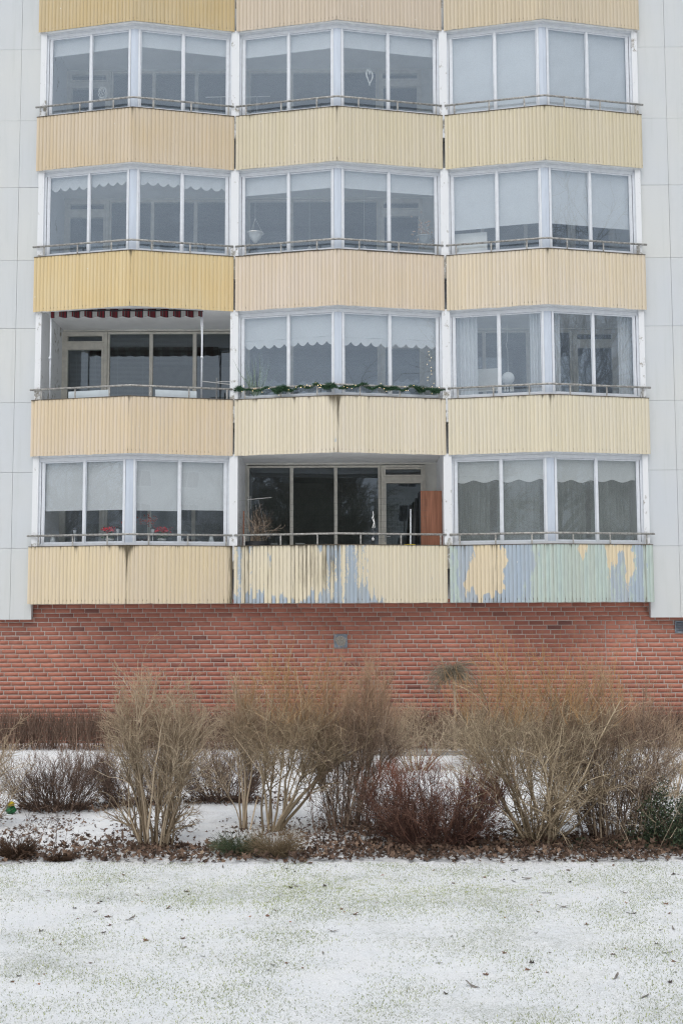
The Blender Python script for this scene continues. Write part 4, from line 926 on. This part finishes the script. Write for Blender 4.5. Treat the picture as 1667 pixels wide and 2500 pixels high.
MB().tube([(-.02,.012,-.045),(ax1-ax0+.02,.012,-.045)], .016, 8).build('front_bar', M['dark'], aw, smooth=True)
MB().tube([(.05,.08,-.02),(ax1-ax0-.05,.08,-.02)], .035, 10).build('canopy_roll', M['valance'], aw, smooth=True)
for x, dx in ((.0,.0),(ax1-ax0, .0)):
    MB().tube([(x,.03,-.05),(x+(.0 if x == 0 else -.01),.05,-1.72)], .017, 8).tube([(x,.0,-.93),(x,.06,-.93)], .026, 8).build('pole', M['alu'], aw, smooth=True)
    if x > 0: MB().tube([(x-.045,.05,-.05),(x-.018,.05,-.45),(x-.005,.05,-.92)], .009, 6).build('arm', M['alu'], aw, smooth=True)

# white flower box boards behind the rail there
zs = sillz(3)
def board(r, b, x0, x1, o, z0, z1, m, name, label, cat, lean=0, group=None):
    mb = MB(); xs = [x0, x1] if not (x0 < BX[b][1] < x1) else [x0, BX[b][1], x1]
    for a, c in zip(xs[:-1], xs[1:]): mb.vbox(b, a, c, o, o+.02, z0, z1)
    ob = mb.build(name, m, None, ((x0+x1)/2, fl(b,(x0+x1)/2)+o, z0)); return tag(ob, label, cat, group)
M['pale_board'] = plain('pale_blue_white_board', srgb(208,218,224), .4, var=.06)
board(3, 0, -5.1, -4.3, .16, zs-.06, zs+.17, M['pale_board'], 'windbreak_board', 'pale board behind the left rail under the awning', 'board')
board(3, 0, -3.46, -2.72, .16, zs-.06, zs+.17, M['pale_board'], 'windbreak_board', 'pale board behind the right rail under the awning', 'board')
# slatted blinds inside the windows there
M['slat'] = plain('slat_white', srgb(172,176,178), .5, var=.06)
for i, (a, c, z0, lab) in enumerate(((-4.69,-3.88,6.3,'slatted blind in the left window under the awning'), (-3.82,-3.01,7.35,'half-drawn slatted blind in the middle window under the awning'), (-5.52,-4.84,6.3,'slatted blind inside the balcony door by the awning'))):
    mb = MB(); z = 7.9 if i < 2 else 7.58
    while z > z0: mb.hexa([(a+.02,YB+.10,z-.006),(c-.02,YB+.10,z-.006),(c-.02,YB+.125,z+.004),(a+.02,YB+.125,z+.004),(a+.02,YB+.10,z-.004),(c-.02,YB+.10,z-.004),(c-.02,YB+.125,z+.006),(a+.02,YB+.125,z+.006)]); z -= .026
    for x in (a+.15, c-.15): mb.box(x-.002, x+.002, YB+.11, YB+.114, z0, 7.9 if i < 2 else 7.58)
    tag(mb.build('slatted_blind', M['slat'], None, ((a+c)/2, YB+.11, z0)), lab, 'blind')
# drying rack arm at the right of that balcony
dr = loc_thing('drying_rack', (-2.45,.9,zfl(3)), 'drying rack with thin arms under the awning, right side', 'drying rack')
MB().tube([(0,0,0),(0,0,1.38)], .014, 6).build('post', M['steel'], dr); d = MB()
d.tube([(-.3,-.1,1.30),(.25,.05,1.26)], .010, 6).tube([(0,0,1.3),(.3,-.15,1.28)], .008, 6); d.build('arm', M['white_wire'], dr)

# ---- garland with fairy lights on the third-row middle rail
rg = np.random.default_rng(61); b = 1; zr = sillz(3)+.205
gl = loc_thing('garland', (BX[1][1], fl(1,BX[1][1])-.01, zr), 'green fir garland with warm fairy lights wound along the railing', 'garland')
gx0, gx1 = -2.0, 1.88; ts = np.linspace(0, 1, 260)
gx = gx0+(gx1-gx0)*ts; gz = .02*np.sin(ts*37+2*np.sin(ts*9))+.022*np.sin(ts*83+1)+.012*np.sin(ts*23); gz -= .03
gy = np.array([fl(1, x) for x in gx])+.02+.035*np.cos(ts*70)-.02
loc = np.array(gl.location); cpts = np.stack([gx, gy, zr+gz], -1)-loc
MB().tube([tuple(p) for p in cpts[::2]], .006, 5).build('stem', M['needle'], gl)
n = 13000; ii = rg.integers(0, 260, n); clump = .5+.45*np.sin(ts[ii]*61+2*np.sin(ts[ii]*13))+.45*np.sin(ts[ii]*27+2); keep = rg.random(n) < np.clip(clump, .32, 1); ii = ii[keep]; n = len(ii)
p = cpts[ii]+rg.normal(0, .006, (n,3)); d = unit(rg.normal(size=(n,3))+np.array([0,-.25,-.05])); Ln = rg.uniform(.03, .085, n)*np.clip(clump[keep], .5, 1.2)
P = np.stack([p, p+d*Ln[:,None]*.5+rg.normal(0,.004,(n,3)), p+d*Ln[:,None]], 1)
V, F, T, To = tubes([(P, np.ones((n,1))*np.array([[.0035,.0042,.001]]), np.zeros((n,3)), rg.random(n))], 3)
tn_ = NT('fir_needles'); M['fir'] = tn_.bsdf(tn_.mix(tn_.attr('tone'), (.018,.05,.025,1), (.085,.18,.095,1)), .6)
np_mesh('needles', V, F, M['fir'], gl, {'tone': To, 'tip': T})
blb = MB()
for k in range(38):
    c = cpts[rg.integers(4, 256)]+np.array([rg.normal(0,.012), -.035+rg.normal(0,.012), rg.normal(0,.035)])
    blb.lathe([(0,-.0055),(.0046,-.0025),(.0046,.0025),(0,.0055)], tuple(c), 6)
o = blb.build('fairy_lights', M['bulb'], gl)
# string of lights inside, far right of that balcony
sl_ = loc_thing('light_string', (1.66,.55,zfl(3)+.6), 'warm light string hanging inside the far right pane above the garland', 'light string')
pts = [(.03*math.sin(k*1.1), .02*math.cos(k), .02+.062*k) for k in range(22)]
MB().tube(pts, .003, 4).build('wire', M['leaf_green'], sl_); bb = MB()
for k in range(0, 22): bb.lathe([(0,-.007),(.006,-.003),(.006,.003),(0,.007)], (pts[k][0]+rg.normal(0,.03), pts[k][1]-.02, pts[k][2]), 6)
bb.build('fairy_lights', M['bulb'], sl_)

# ---- potted plants and ornaments
def pot(parent, r, h, m, z=0): 
    return MB().lathe([(0,z),(r*.7,z),(r,z+h),(r*1.08,z+h),(r*1.08,z+h*.86),(r*.9,z+h*.84),(0,z+h*.82)], n=14).build('pot', m, parent, smooth=True)
def blade_plant(loc, label, n, h, m, seed, potr=.08, sp=.5):
    rg = np.random.default_rng(seed); t = loc_thing('potted_plant', loc, label, 'potted plant'); pot(t, potr, .12, M['pot_grey'])
    a = rg.uniform(0, 6.28, n); P = path(np.zeros((n,3))+np.array([0,0,.1]), np.stack([np.cos(a)*sp, np.sin(a)*sp, np.ones(n)], -1), h*rg.uniform(.6,1.1,n), 7, rg, .10, -.05)
    V, F, T, To = tubes([(P, np.ones((n,1))*np.array([[.006,.010,.010,.009,.007,.004,.001]]), P[...,2]*0, rg.random(n))], 3); np_mesh('leaves', V, F, m, t, {'tip': T, 'tone': To}); return t
zs3 = sillz(3)
blade_plant((-1.62,.12,zs3-.25), 'tall pale striped grassy plant behind far left pane above the garland', 26, 1.05, M['pale_leaf'], 71, sp=.28)
def poinsettia(loc, label, seed):
    rg = np.random.default_rng(seed); t = loc_thing('potted_plant', loc, label, 'potted plant'); pot(t, .075, .13, M['white_pl'])
    for nm, m, z0, z1, s, k in (('leaves', M['leaf_green'], .14, .26, .03, 90), ('flowers', M['red'], .24, .34, .026, 90)):
        p = np.stack([rg.normal(0,.065,k), rg.normal(0,.065,k), rg.uniform(z0, z1, k)], -1); a = unit(rg.normal(size=(k,3))); bq = unit(np.cross(a, rg.normal(size=(k,3)))); sz = s*rg.uniform(.7,1.3,k)[:,None]
        V = np.stack([p-a*sz, p+bq*sz*.5, p+a*sz, p-bq*sz*.5], 1).reshape(-1,3); np_mesh(nm, V, np.arange(4*k).reshape(-1,4), m, t)
    return t
z4 = sillz(4)
YW = .02
def on_sill(x, b): return fl(b, x)+OG+.16
def shelf(r, b, x0, x1, label):
    mb = MB(); xa = BX[b][1]
    for a, c in ((x0, xa), (xa, x1)): mb.vbox(b, a, c, OG+.075, OG+.30, sillz(r)-.02, sillz(r)+.012)
    return tag(mb.build('window_shelf', M['white_pl'], None, (xa, fl(b,xa)+OG+.1, sillz(r)-.02)), label, 'shelf')
shelf(4, 0, -5.6, -2.14, 'narrow white shelf holding plants and lanterns, bottom-row left balcony')
for x, lab, sd in ((-4.28, 'red poinsettia in pot left of the corner post, bottom-row left balcony', 1), (-3.33, 'red poinsettia in pot right of the corner post, bottom-row left balcony', 2)):
    poinsettia((x, on_sill(x,0), z4+.013), lab, sd)
def lantern(loc, label):
    t = loc_thing('solar_lantern', loc, label, 'lantern', 'small stake lanterns on the shelf')
    MB().lathe([(.035,0),(.04,.01),(.008,.02),(.007,.21)], n=10).build('stake', M['steel'], t, smooth=True)
    MB().lathe([(.012,.21),(.022,.225),(.036,.30),(.034,.302)], n=10).build('glass_shade', M['silver_glass'], t, smooth=True)
    MB().lathe([(.046,.302),(.050,.31),(.02,.335),(0,.338)], n=10).build('cap', M['dark'], t, smooth=True)
for x, lab in ((-4.95,'small stake lantern alone, far left, bottom-row left balcony'), (-4.12,'small stake lantern beside the left poinsettia'), (-3.49,'small stake lantern beside the right poinsettia')): lantern((x, on_sill(x,0)-.03, z4+.013), lab)
def jar(x, b, r_, h, lab, m='silver_glass', name='glass_jar'):
    t = loc_thing(name, (x, on_sill(x,b)-.02, z4+.013), lab, 'jar', 'glass jars and ornaments on the shelf')
    MB().lathe([(0,0),(r_,0),(r_*1.05,h*.5),(r_*.8,h*.85),(r_*.6,h)], n=12).build('body', M[m], t, smooth=True)
    MB().lathe([(r_*.66,h),(r_*.66,h*1.15),(0,h*1.18)], n=12).build('lid', M['pot_grey'], t, smooth=True)
for x, r_, h, lab in ((-5.38,.05,.16,'large pale glass jar at far left of the shelf, bottom row'), (-4.98,.035,.09,'small jar under the far left lantern, bottom row'), (-4.48,.03,.08,'small jar left of the left poinsettia, bottom row'), (-4.02,.03,.10,'small jar just left of the corner post, bottom row'),
                      (-3.68,.03,.09,'small jar just right of the corner post, bottom row'), (-2.98,.05,.12,'round glass jar left of the last mullion, bottom row'), (-2.66,.055,.08,'low round dish with lid, right pane of bottom-row left balcony'), (-2.45,.05,.17,'tall glass jar near the right jamb, bottom-row left balcony')): jar(x, 0, r_, h, lab)
def hang_flowers(loc, label, seed, m, s=.10, k=80):
    rg = np.random.default_rng(seed); t = loc_thing('hanging_flowers', loc, label, 'flowers')
    p = rg.normal(0, s*.55, (k,3))*np.array([1.3,.6,.7]); a = unit(rg.normal(size=(k,3))); bq = unit(np.cross(a, rg.normal(size=(k,3)))); sz = .03*rg.uniform(.6,1.3,k)[:,None]
    np_mesh('petals', np.stack([p-a*sz, p+bq*sz*.4, p+a*sz, p-bq*sz*.4], 1).reshape(-1,3), np.arange(4*k).reshape(-1,4), m, t)
    MB().tube([(0,0,-.55),(.01,0,-.2),(0,0,.0)], .005, 5).build('stem', M['leaf_green'], t)
hang_flowers((-3.98,.10,z4+.50), 'orange-red flower spray behind the corner post, left side', 5, M['orange_red'], .09)
hang_flowers((-3.60,.10,z4+.49), 'orange-red flower spray behind the corner post, right side', 6, M['orange_red'], .12)
# hanging bowls in second-row middle balcony
def hang_bowl(loc, label, hang, m, plant=None, seed=0):
    t = loc_thing('hanging_planter', loc, label, 'hanging planter')
    MB().lathe([(0,-.13),(.03,-.12),(.06,-.08),(.11,-.02),(.14,.05),(.165,.055),(.165,.068),(.13,.065),(0,.04)], n=18).build('bowl', m, t, smooth=True); w_ = MB()
    for q in range(3): w_.tube([(.14*math.cos(q*2.1), .14*math.sin(q*2.1), .06), (0,0,.36)], .002, 4)
    w_.tube([(0,0,.36),(0,0,hang)], .002, 4).build('chains', M['white_wire'], t)
    if plant:
        rg = np.random.default_rng(seed); k = 130; p = rg.normal(0, .09, (k,3))*np.array([1,.8,1.5])+np.array([0,0,.16]); a = unit(rg.normal(size=(k,3))); bq = unit(np.cross(a, rg.normal(size=(k,3)))); sz = .04*rg.uniform(.5,1.3,k)[:,None]
        np_mesh('leaves', np.stack([p-a*sz, p+bq*sz*.4, p+a*sz, p-bq*sz*.4], 1).reshape(-1,3), np.arange(4*k).reshape(-1,4), plant, t)
    return t
zt2 = zb(1)
hang_bowl((-1.66,.22,zb(2)+PH+.46), 'white hanging bowl behind far left pane, second-row middle balcony', zt2+.07-(zb(2)+PH+.46), M['white_pl'])
M['autumn'] = plain('pale_orange_leaves', (.48,.33,.22,1), .6, var=.4, scale=30)
hang_bowl((1.54,.30,zb(2)+PH+.40), 'hanging planter with pale orange leaves at far right, second-row middle balcony', zt2+.07-(zb(2)+PH+.40), M['pot_grey'], M['autumn'], 5)
for i, (a, c) in enumerate(((-1.86,-1.25),(-1.15,-.45),(.28,.95),(1.02,1.72))):
    board(2, 1, a, c, .10, sillz(2)-.03, sillz(2)+.055, M['dark'], 'flower_box', '%s dark flower box behind the rail, second-row middle balcony' % ['leftmost','second','third','rightmost'][i], 'flower box', group='dark flower boxes on one sill')
# top-row ornaments
hw = loc_thing('heart_wreath', (.52,.05,zb(1)+PH+.80), 'white heart-shaped wicker wreath hanging in the top-row middle balcony', 'wreath')
rg = np.random.default_rng(77)
for nm, rr_ in (('outer_ring', 1.), ('inner_ring', .86)):
    mb = MB()
    for q in range(5):
        pts = []
        for k in range(41):
            tt = 2*math.pi*k/40; hx = 16*math.sin(tt)**3; hy = 13*math.cos(tt)-5*math.cos(2*tt)-2*math.cos(3*tt)-math.cos(4*tt)
            pts.append((hx*.0040*rr_+rg.normal(0,.0035), rg.normal(0,.006)+hx*.0035, hy*.0105*rr_+rg.normal(0,.0045)))
        mb.tube(pts, .0042, 5, False)
    mb.build(nm, M['white_wire'], hw)
MB().tube([(0,0,.12),(0,0,.62)], .0015, 4).build('thread', M['white_wire'], hw)
wl_ = loc_thing('wicker_lamp', (-4.62,.35,zb(1)+PH+.62), 'white openwork wicker ornament hanging in the top-row left balcony', 'ornament'); mb = MB()
for q in range(10):
    for sg in (1, -1):
        pts = []
        for k in range(9):
            v = k/8; rad = .035+.055*math.sin(math.pi*min(1, v*.95+.05)); an = q*2*math.pi/10+sg*v*1.6
            pts.append((rad*math.cos(an), rad*math.sin(an), .13-.24*v))
        mb.tube(pts, .003, 4, False)
mb.build('openwork_shade', M['white_wire'], wl_); MB().lathe([(.05,-.125),(.075,-.11),(.075,-.10),(.05,-.115)], n=14).tube([(0,0,.12),(0,0,.85)], .002, 4).build('cord', M['white_wire'], wl_)
# string of clips: a thin white arm in two top-row balconies
for x, b_, lab in ((-2.42,0,'thin white drying arm at right, top-row left balcony'), (-1.72,1,'thin white drying arm at left, top-row middle balcony')):
    t = loc_thing('drying_rack', (x,.7,zfl(1)), lab, 'drying rack'); MB().tube([(.05,0,0),(.05,0,1.5)], .01, 6).build('post', M['steel'], t); MB().tube([(-.25,-.05,1.46),(.3,.05,1.52)], .008, 6).build('arm', M['white_wire'], t)
# wind ornament in the third-row right balcony
wo_ = loc_thing('wind_ornament', (3.10,.30,zs3+.45), 'pale ball ornament with tassels hanging in the third-row right balcony', 'ornament')
MB().lathe([(.12*math.sin(k*math.pi/10), -.12*math.cos(k*math.pi/10)) for k in range(11)], n=16).build('ball', M['curtain'], wo_, smooth=True); mb = MB()
for x in (-.06,-.01,.05,.09): mb.tube([(x,0,-.10),(x,.01,-.17),(x,.01,-.25)], [.004,.016,.02], 6)
mb.build('tassels', M['white_pl'], wo_); MB().tube([(0,0,.12),(0,0,.55),(-.03,0,.62),(0,0,.75),(0,0,1.1)], .003, 4).build('cord', M['white_wire'], wo_)
board(3, 2, 2.55, 3.02, .9, zs3+.28, zs3+.72, M['white_pl'], 'white_panel', 'white sheet standing behind the ball ornament, third-row right balcony', 'sheet')
board(2, 2, 2.06, 2.72, .30, sillz(2)-.05, sillz(2)+.50, M['white_pl'], 'white_panel', 'white board standing behind far left pane, second-row right balcony', 'board')
# furniture backs low in the second row
for x, y, lab in ((3.2,.75,'dark table edge seen low behind second pane, second-row right balcony'), (4.7,.75,'dark table edge seen low at right, second-row right balcony')):
    t = loc_thing('table', (x,y,zfl(2)), lab, 'table'); MB().box(-.45,.45,-.3,.3,.92,.96).build('table_top', M['dark'], t)
    for sx in (-.4,.4):
        for sy in (-.26,.26): MB().box(sx-.02,sx+.02,sy-.02,sy+.02,0,.92).build('leg', M['dark'], t)
# small lamp and chandeliers
for x, lab in ((-.65,'small pendant lamp on a cord, second-row middle balcony, left of post'), (.42,'small pendant lamp on a cord, second-row middle balcony, right of post')):
    t = loc_thing('pendant_lamp', (x,.9,zb(2)+PH+.42), lab, 'lamp'); MB().lathe([(.0,.08),(.012,.07),(.06,0),(.056,0),(.01,.06)], n=12).build('lamp_shade', M['white_pl'], t, smooth=True); MB().tube([(0,0,.08),(0,0,zb(1)+.07-(zb(2)+PH+.42))], .003, 4).build('cord', M['white_wire'], t)

# ---- the open bottom-row middle balcony
zf4 = zfl(4)
cb = loc_thing('cabinet', (1.60,.62,zf4), 'tall reddish wood cabinet side at right of the open bottom-row balcony', 'cabinet')
MB().box(-.16,.235,-.24,.24,.04,1.83).build('carcass', M['wood'], cb); MB().box(-.15,.225,-.22,.22,0,.04).build('plinth', M['dark'], cb); MB().box(-.185,-.162,-.235,.235,.05,1.82).build('door', M['dark'], cb)
st_ = loc_thing('folded_sunshade', (1.26,.55,zf4), 'folded dark sunshade and white pole leaning by the cabinet', 'sunshade')
MB().tube([(.02,.1,.0),(.06,.12,.8),(.12,.14,1.72)], [.05,.07,.03], 9).build('cloth', M['dark'], st_, smooth=True); MB().tube([(-.02,-.05,0),(-.0,-.02,1.5)], .016, 8).build('pole', M['alu'], st_, smooth=True)
tb = loc_thing('yellow_tub', (1.22,.25,sillz(4)-.04), 'yellow lidded tub on the sill before the cabinet', 'tub')
MB().lathe([(0,0),(.09,0),(.10,.055),(0,.055)], n=16).build('body', M['white_pl'], tb, smooth=True); MB().lathe([(.11,.055),(.11,.08),(0,.085)], n=16).build('lid', M['yellow'], tb, smooth=True)
for x, r_, lab in ((-1.28,.065,'small pale pot on the sill at left, open bottom-row balcony'), (-.80,.085,'wider pale pot on the sill, open bottom-row balcony')):
    t = loc_thing('flower_pot', (x, fl(1,x)+.22, sillz(4)-.07), lab, 'pot'); MB().lathe([(0,0),(r_*.8,0),(r_,.12),(r_*1.06,.12),(r_*.9,.105),(0,.1)], n=14).build('body', M['pot_grey'], t, smooth=True); MB().lathe([(0,.103),(r_*.88,.104)], n=14).build('soil', M['twig'], t)
t = loc_thing('planter_tub', (-1.62,.25,sillz(4)-.12), 'dark planter tub with dry twigs, open bottom-row balcony', 'planter'); MB().lathe([(0,0),(.2,0),(.24,.22),(.22,.22),(.2,.18),(0,.18)], n=18).build('tub', M['dark'], t, smooth=True)
rg = np.random.default_rng(81); n = 34; a = rg.uniform(0, 6.28, n); P = path(np.stack([rg.normal(0,.08,n), rg.normal(0,.08,n), np.full(n,.18)], -1), np.stack([np.cos(a)*.35, np.sin(a)*.35, np.ones(n)], -1), rg.uniform(.35,.8,n), 7, rg, .2, -.03); P2, R2 = sprout(P, np.ones((n,7))*.005, 160, .3, 1, .7, (.08,.25), 5, rg, .2, 0, .6)
V, F, T, To = tubes([(P, np.ones((n,1))*.0035*np.linspace(1,.4,7), P[...,2]*0, rg.random(n)), (P2, np.maximum(R2*.6,.0015), P2[...,2]*0, rg.random(160))], 4); np_mesh('dry_twigs', V, F, B_br, t, {'tip': T, 'tone': To})
t = loc_thing('drying_rack', (-1.80,.55,zf4), 'wall drying rack with hanging arms at left, open bottom-row balcony', 'drying rack')
MB().tube([(0,0,0),(0,0,1.75)], .014, 6).build('post', M['steel'], t); d = MB(); d.tube([(-.02,-.1,1.68),(.45,-.12,1.72)], .008, 6).tube([(.2,-.1,1.68),(.28,-.1,1.3),(.36,-.1,.95)], .004, 5).tube([(.05,-.1,1.5),(.05,-.1,1.75)], .007, 5); d.build('arm', M['steel'], t)
t = loc_thing('broom', (-1.86,.22,zf4), 'brown wooden broom handle standing at left, open bottom-row balcony', 'broom'); MB().tube([(0,0,.1),(.0,.03,1.45)], .014, 7).build('handle', M['wood'], t); MB().box(-.03,.03,-.1,.1,0,.12).build('bristles', M['dark'], t)
# wire net above the rail
nt_ = MB(); xs_ = np.arange(-1.93, 1.55, .052); zt4, zb4 = sillz(4)+.86, sillz(4)+.02
for x in xs_: nt_.vbox(1, x, x+.0015, .14, .1415, zb4, zt4)
for z in np.arange(zb4, zt4+.01, .105):
    for a, c in ((-1.93, BX[1][1]), (BX[1][1], 1.55)): nt_.vbox(1, a, c, .143, .1454, z, z+.0017)
tag(nt_.build('wire_net', M['wire_mesh'], None, (BX[1][1],-.3,sillz(4))), 'thin green wire net stretched above the railing, open bottom-row balcony', 'net')
t = loc_thing('hanging_ornament', (.53, fl(1,.53)+.12, sillz(4)+.30), 'white dangling ornament tied to the wire net', 'ornament'); mb = MB(); mb.tube([(0,0,.32),(.01,0,.25),(-.015,0,.2),(.02,0,.12),(-.01,0,.02)], .007, 5).tube([(.0,0,.25),(.025,0,.14),(.03,0,.02)], .006, 5).lathe([(0,-.22),(.022,-.2),(.022,-.17),(0,-.15)], n=10)
mb.build('ribbon', M['white_wire'], t); MB().tube([(0,0,.02),(.02,0,-.08),(.01,0,-.15)], .003, 4).build('string', M['steel'], t)

# ---------------------------------------------------------------- what the windows mirror: trees and a block across the lawn behind the viewer
B_tree = bark('grey_tree_bark', (.07,.075,.062,1), (.25,.255,.21,1), (.21,.20,.16,1))
def big_tree(x, y, h, w_, seed, label, n=(1,26,420,3600)):
    rg = np.random.default_rng(seed); root = tag(empty('bare_tree', (x,y,0)), label, 'tree', 'bare trees across the lawn, mirrored in the glass')
    k = 10; tr = path(np.array([[0,0,-.1]]), np.array([[rg.normal(0,.05), rg.normal(0,.05), 1]]), np.array([h*.8]), k, rg, .05, .1); R0 = (h*.013*np.linspace(1, .15, k))[None]
    V, F, T, To = tubes([(tr, R0, np.zeros((1,k)), np.array([.5]))], 8); np_mesh('trunk', V, F, B_tree, root, {'tip': T, 'tone': To}, True)
    env = (np.array([0,0,h*.6]), np.array([w_*.5, w_*.5, h*.42]))
    P1, R1 = sprout(tr, R0, n[1], .25, .98, .8, (h*.25, h*.5), 9, rg, .13, .05, .55, env); P2, R2 = sprout(P1, R1, n[2], .15, 1, .7, (h*.08, h*.2), 7, rg, .16, .03, .55, env)
    P3, R3 = sprout(P2, R2, n[3], .1, 1, .7, (h*.03, h*.09), 5, rg, .2, .02, .6, env); R2 = np.maximum(R2, .018*np.linspace(1,.5,7)); R3 = np.maximum(R3, .012*np.linspace(1,.5,5))
    V, F, T, To = tubes([(P1, R1, 0*P1[...,2], rg.random(n[1])), (P2, R2, .3+0*P2[...,2], rg.random(n[2])), (P3, R3, .8+0*P3[...,2], rg.random(n[3]))], 3); np_mesh('crown', V, F, B_tree, root, {'tip': T, 'tone': To})
def copy_tree(o, loc, rz, s):
    c = o.copy(); C.collection.objects.link(c); c.location = loc; c.rotation_euler = (0,0,rz); c.scale = (s,s,s)
    for ch in list(o.children):
        d = ch.copy(); C.collection.objects.link(d); d.parent = c
TL = 'tall bare tree across the lawn, mirrored in the balcony glass'
big_tree(18.5, -21, 19, 15, 90, TL, (1,34,520,3600)); big_tree(-2.5, -36, 11, 9, 91, TL); big_tree(.6, -41, 10.5, 9, 92, TL)
tr_ = [o for o in C.objects if o.name.startswith('bare_tree')]
for i, (x, y, s_) in enumerate(((-10,-34,1.),(-17,-28,.95),(-25,-24,1.),(-33,-27,1.05),(13,-38,.95),(14,-29,.9),(26,-26,1.),(33,-22,1.1),(-6.5,-44,1.),(-3.5,-47,1.1),(-1,-50,1.05),(-14,-42,1.1))):
    copy_tree(tr_[1+i % 2], (x,y,0), i*1.7, s_)
ob = tag(empty('opposite_block', (-6,-78,0)), 'pale block across the lawn, mirrored in the lower windows', 'building')
M['opp'] = plain('pale_render', srgb(196,196,190), .9, var=.08, scale=.5)
MB().box(9.6, 46, -12, 0, 0, 19.5).build('wall', M['opp'], ob); MB().box(9.1, 46.5, -12.5, .5, 19.5, 20).build('roof', M['cap'], ob)
M['opp_glass'] = plain('dark_far_window', (.03,.035,.045,1), .1, spec=.6)
for r_ in range(6):
    for k in range(8):
        x = 10.8+4.4*k; z = 1.4+3*r_
        f = MB().box(x, x+1.9, 0, .06, z, z+1.5).build('window', M['white_pl'], ob)
        MB().box(x+.1, x+.9, .061, .08, z+.1, z+1.4).box(x+1., x+1.8, .061, .08, z+.1, z+1.4).build('pane', M['opp_glass'], f)
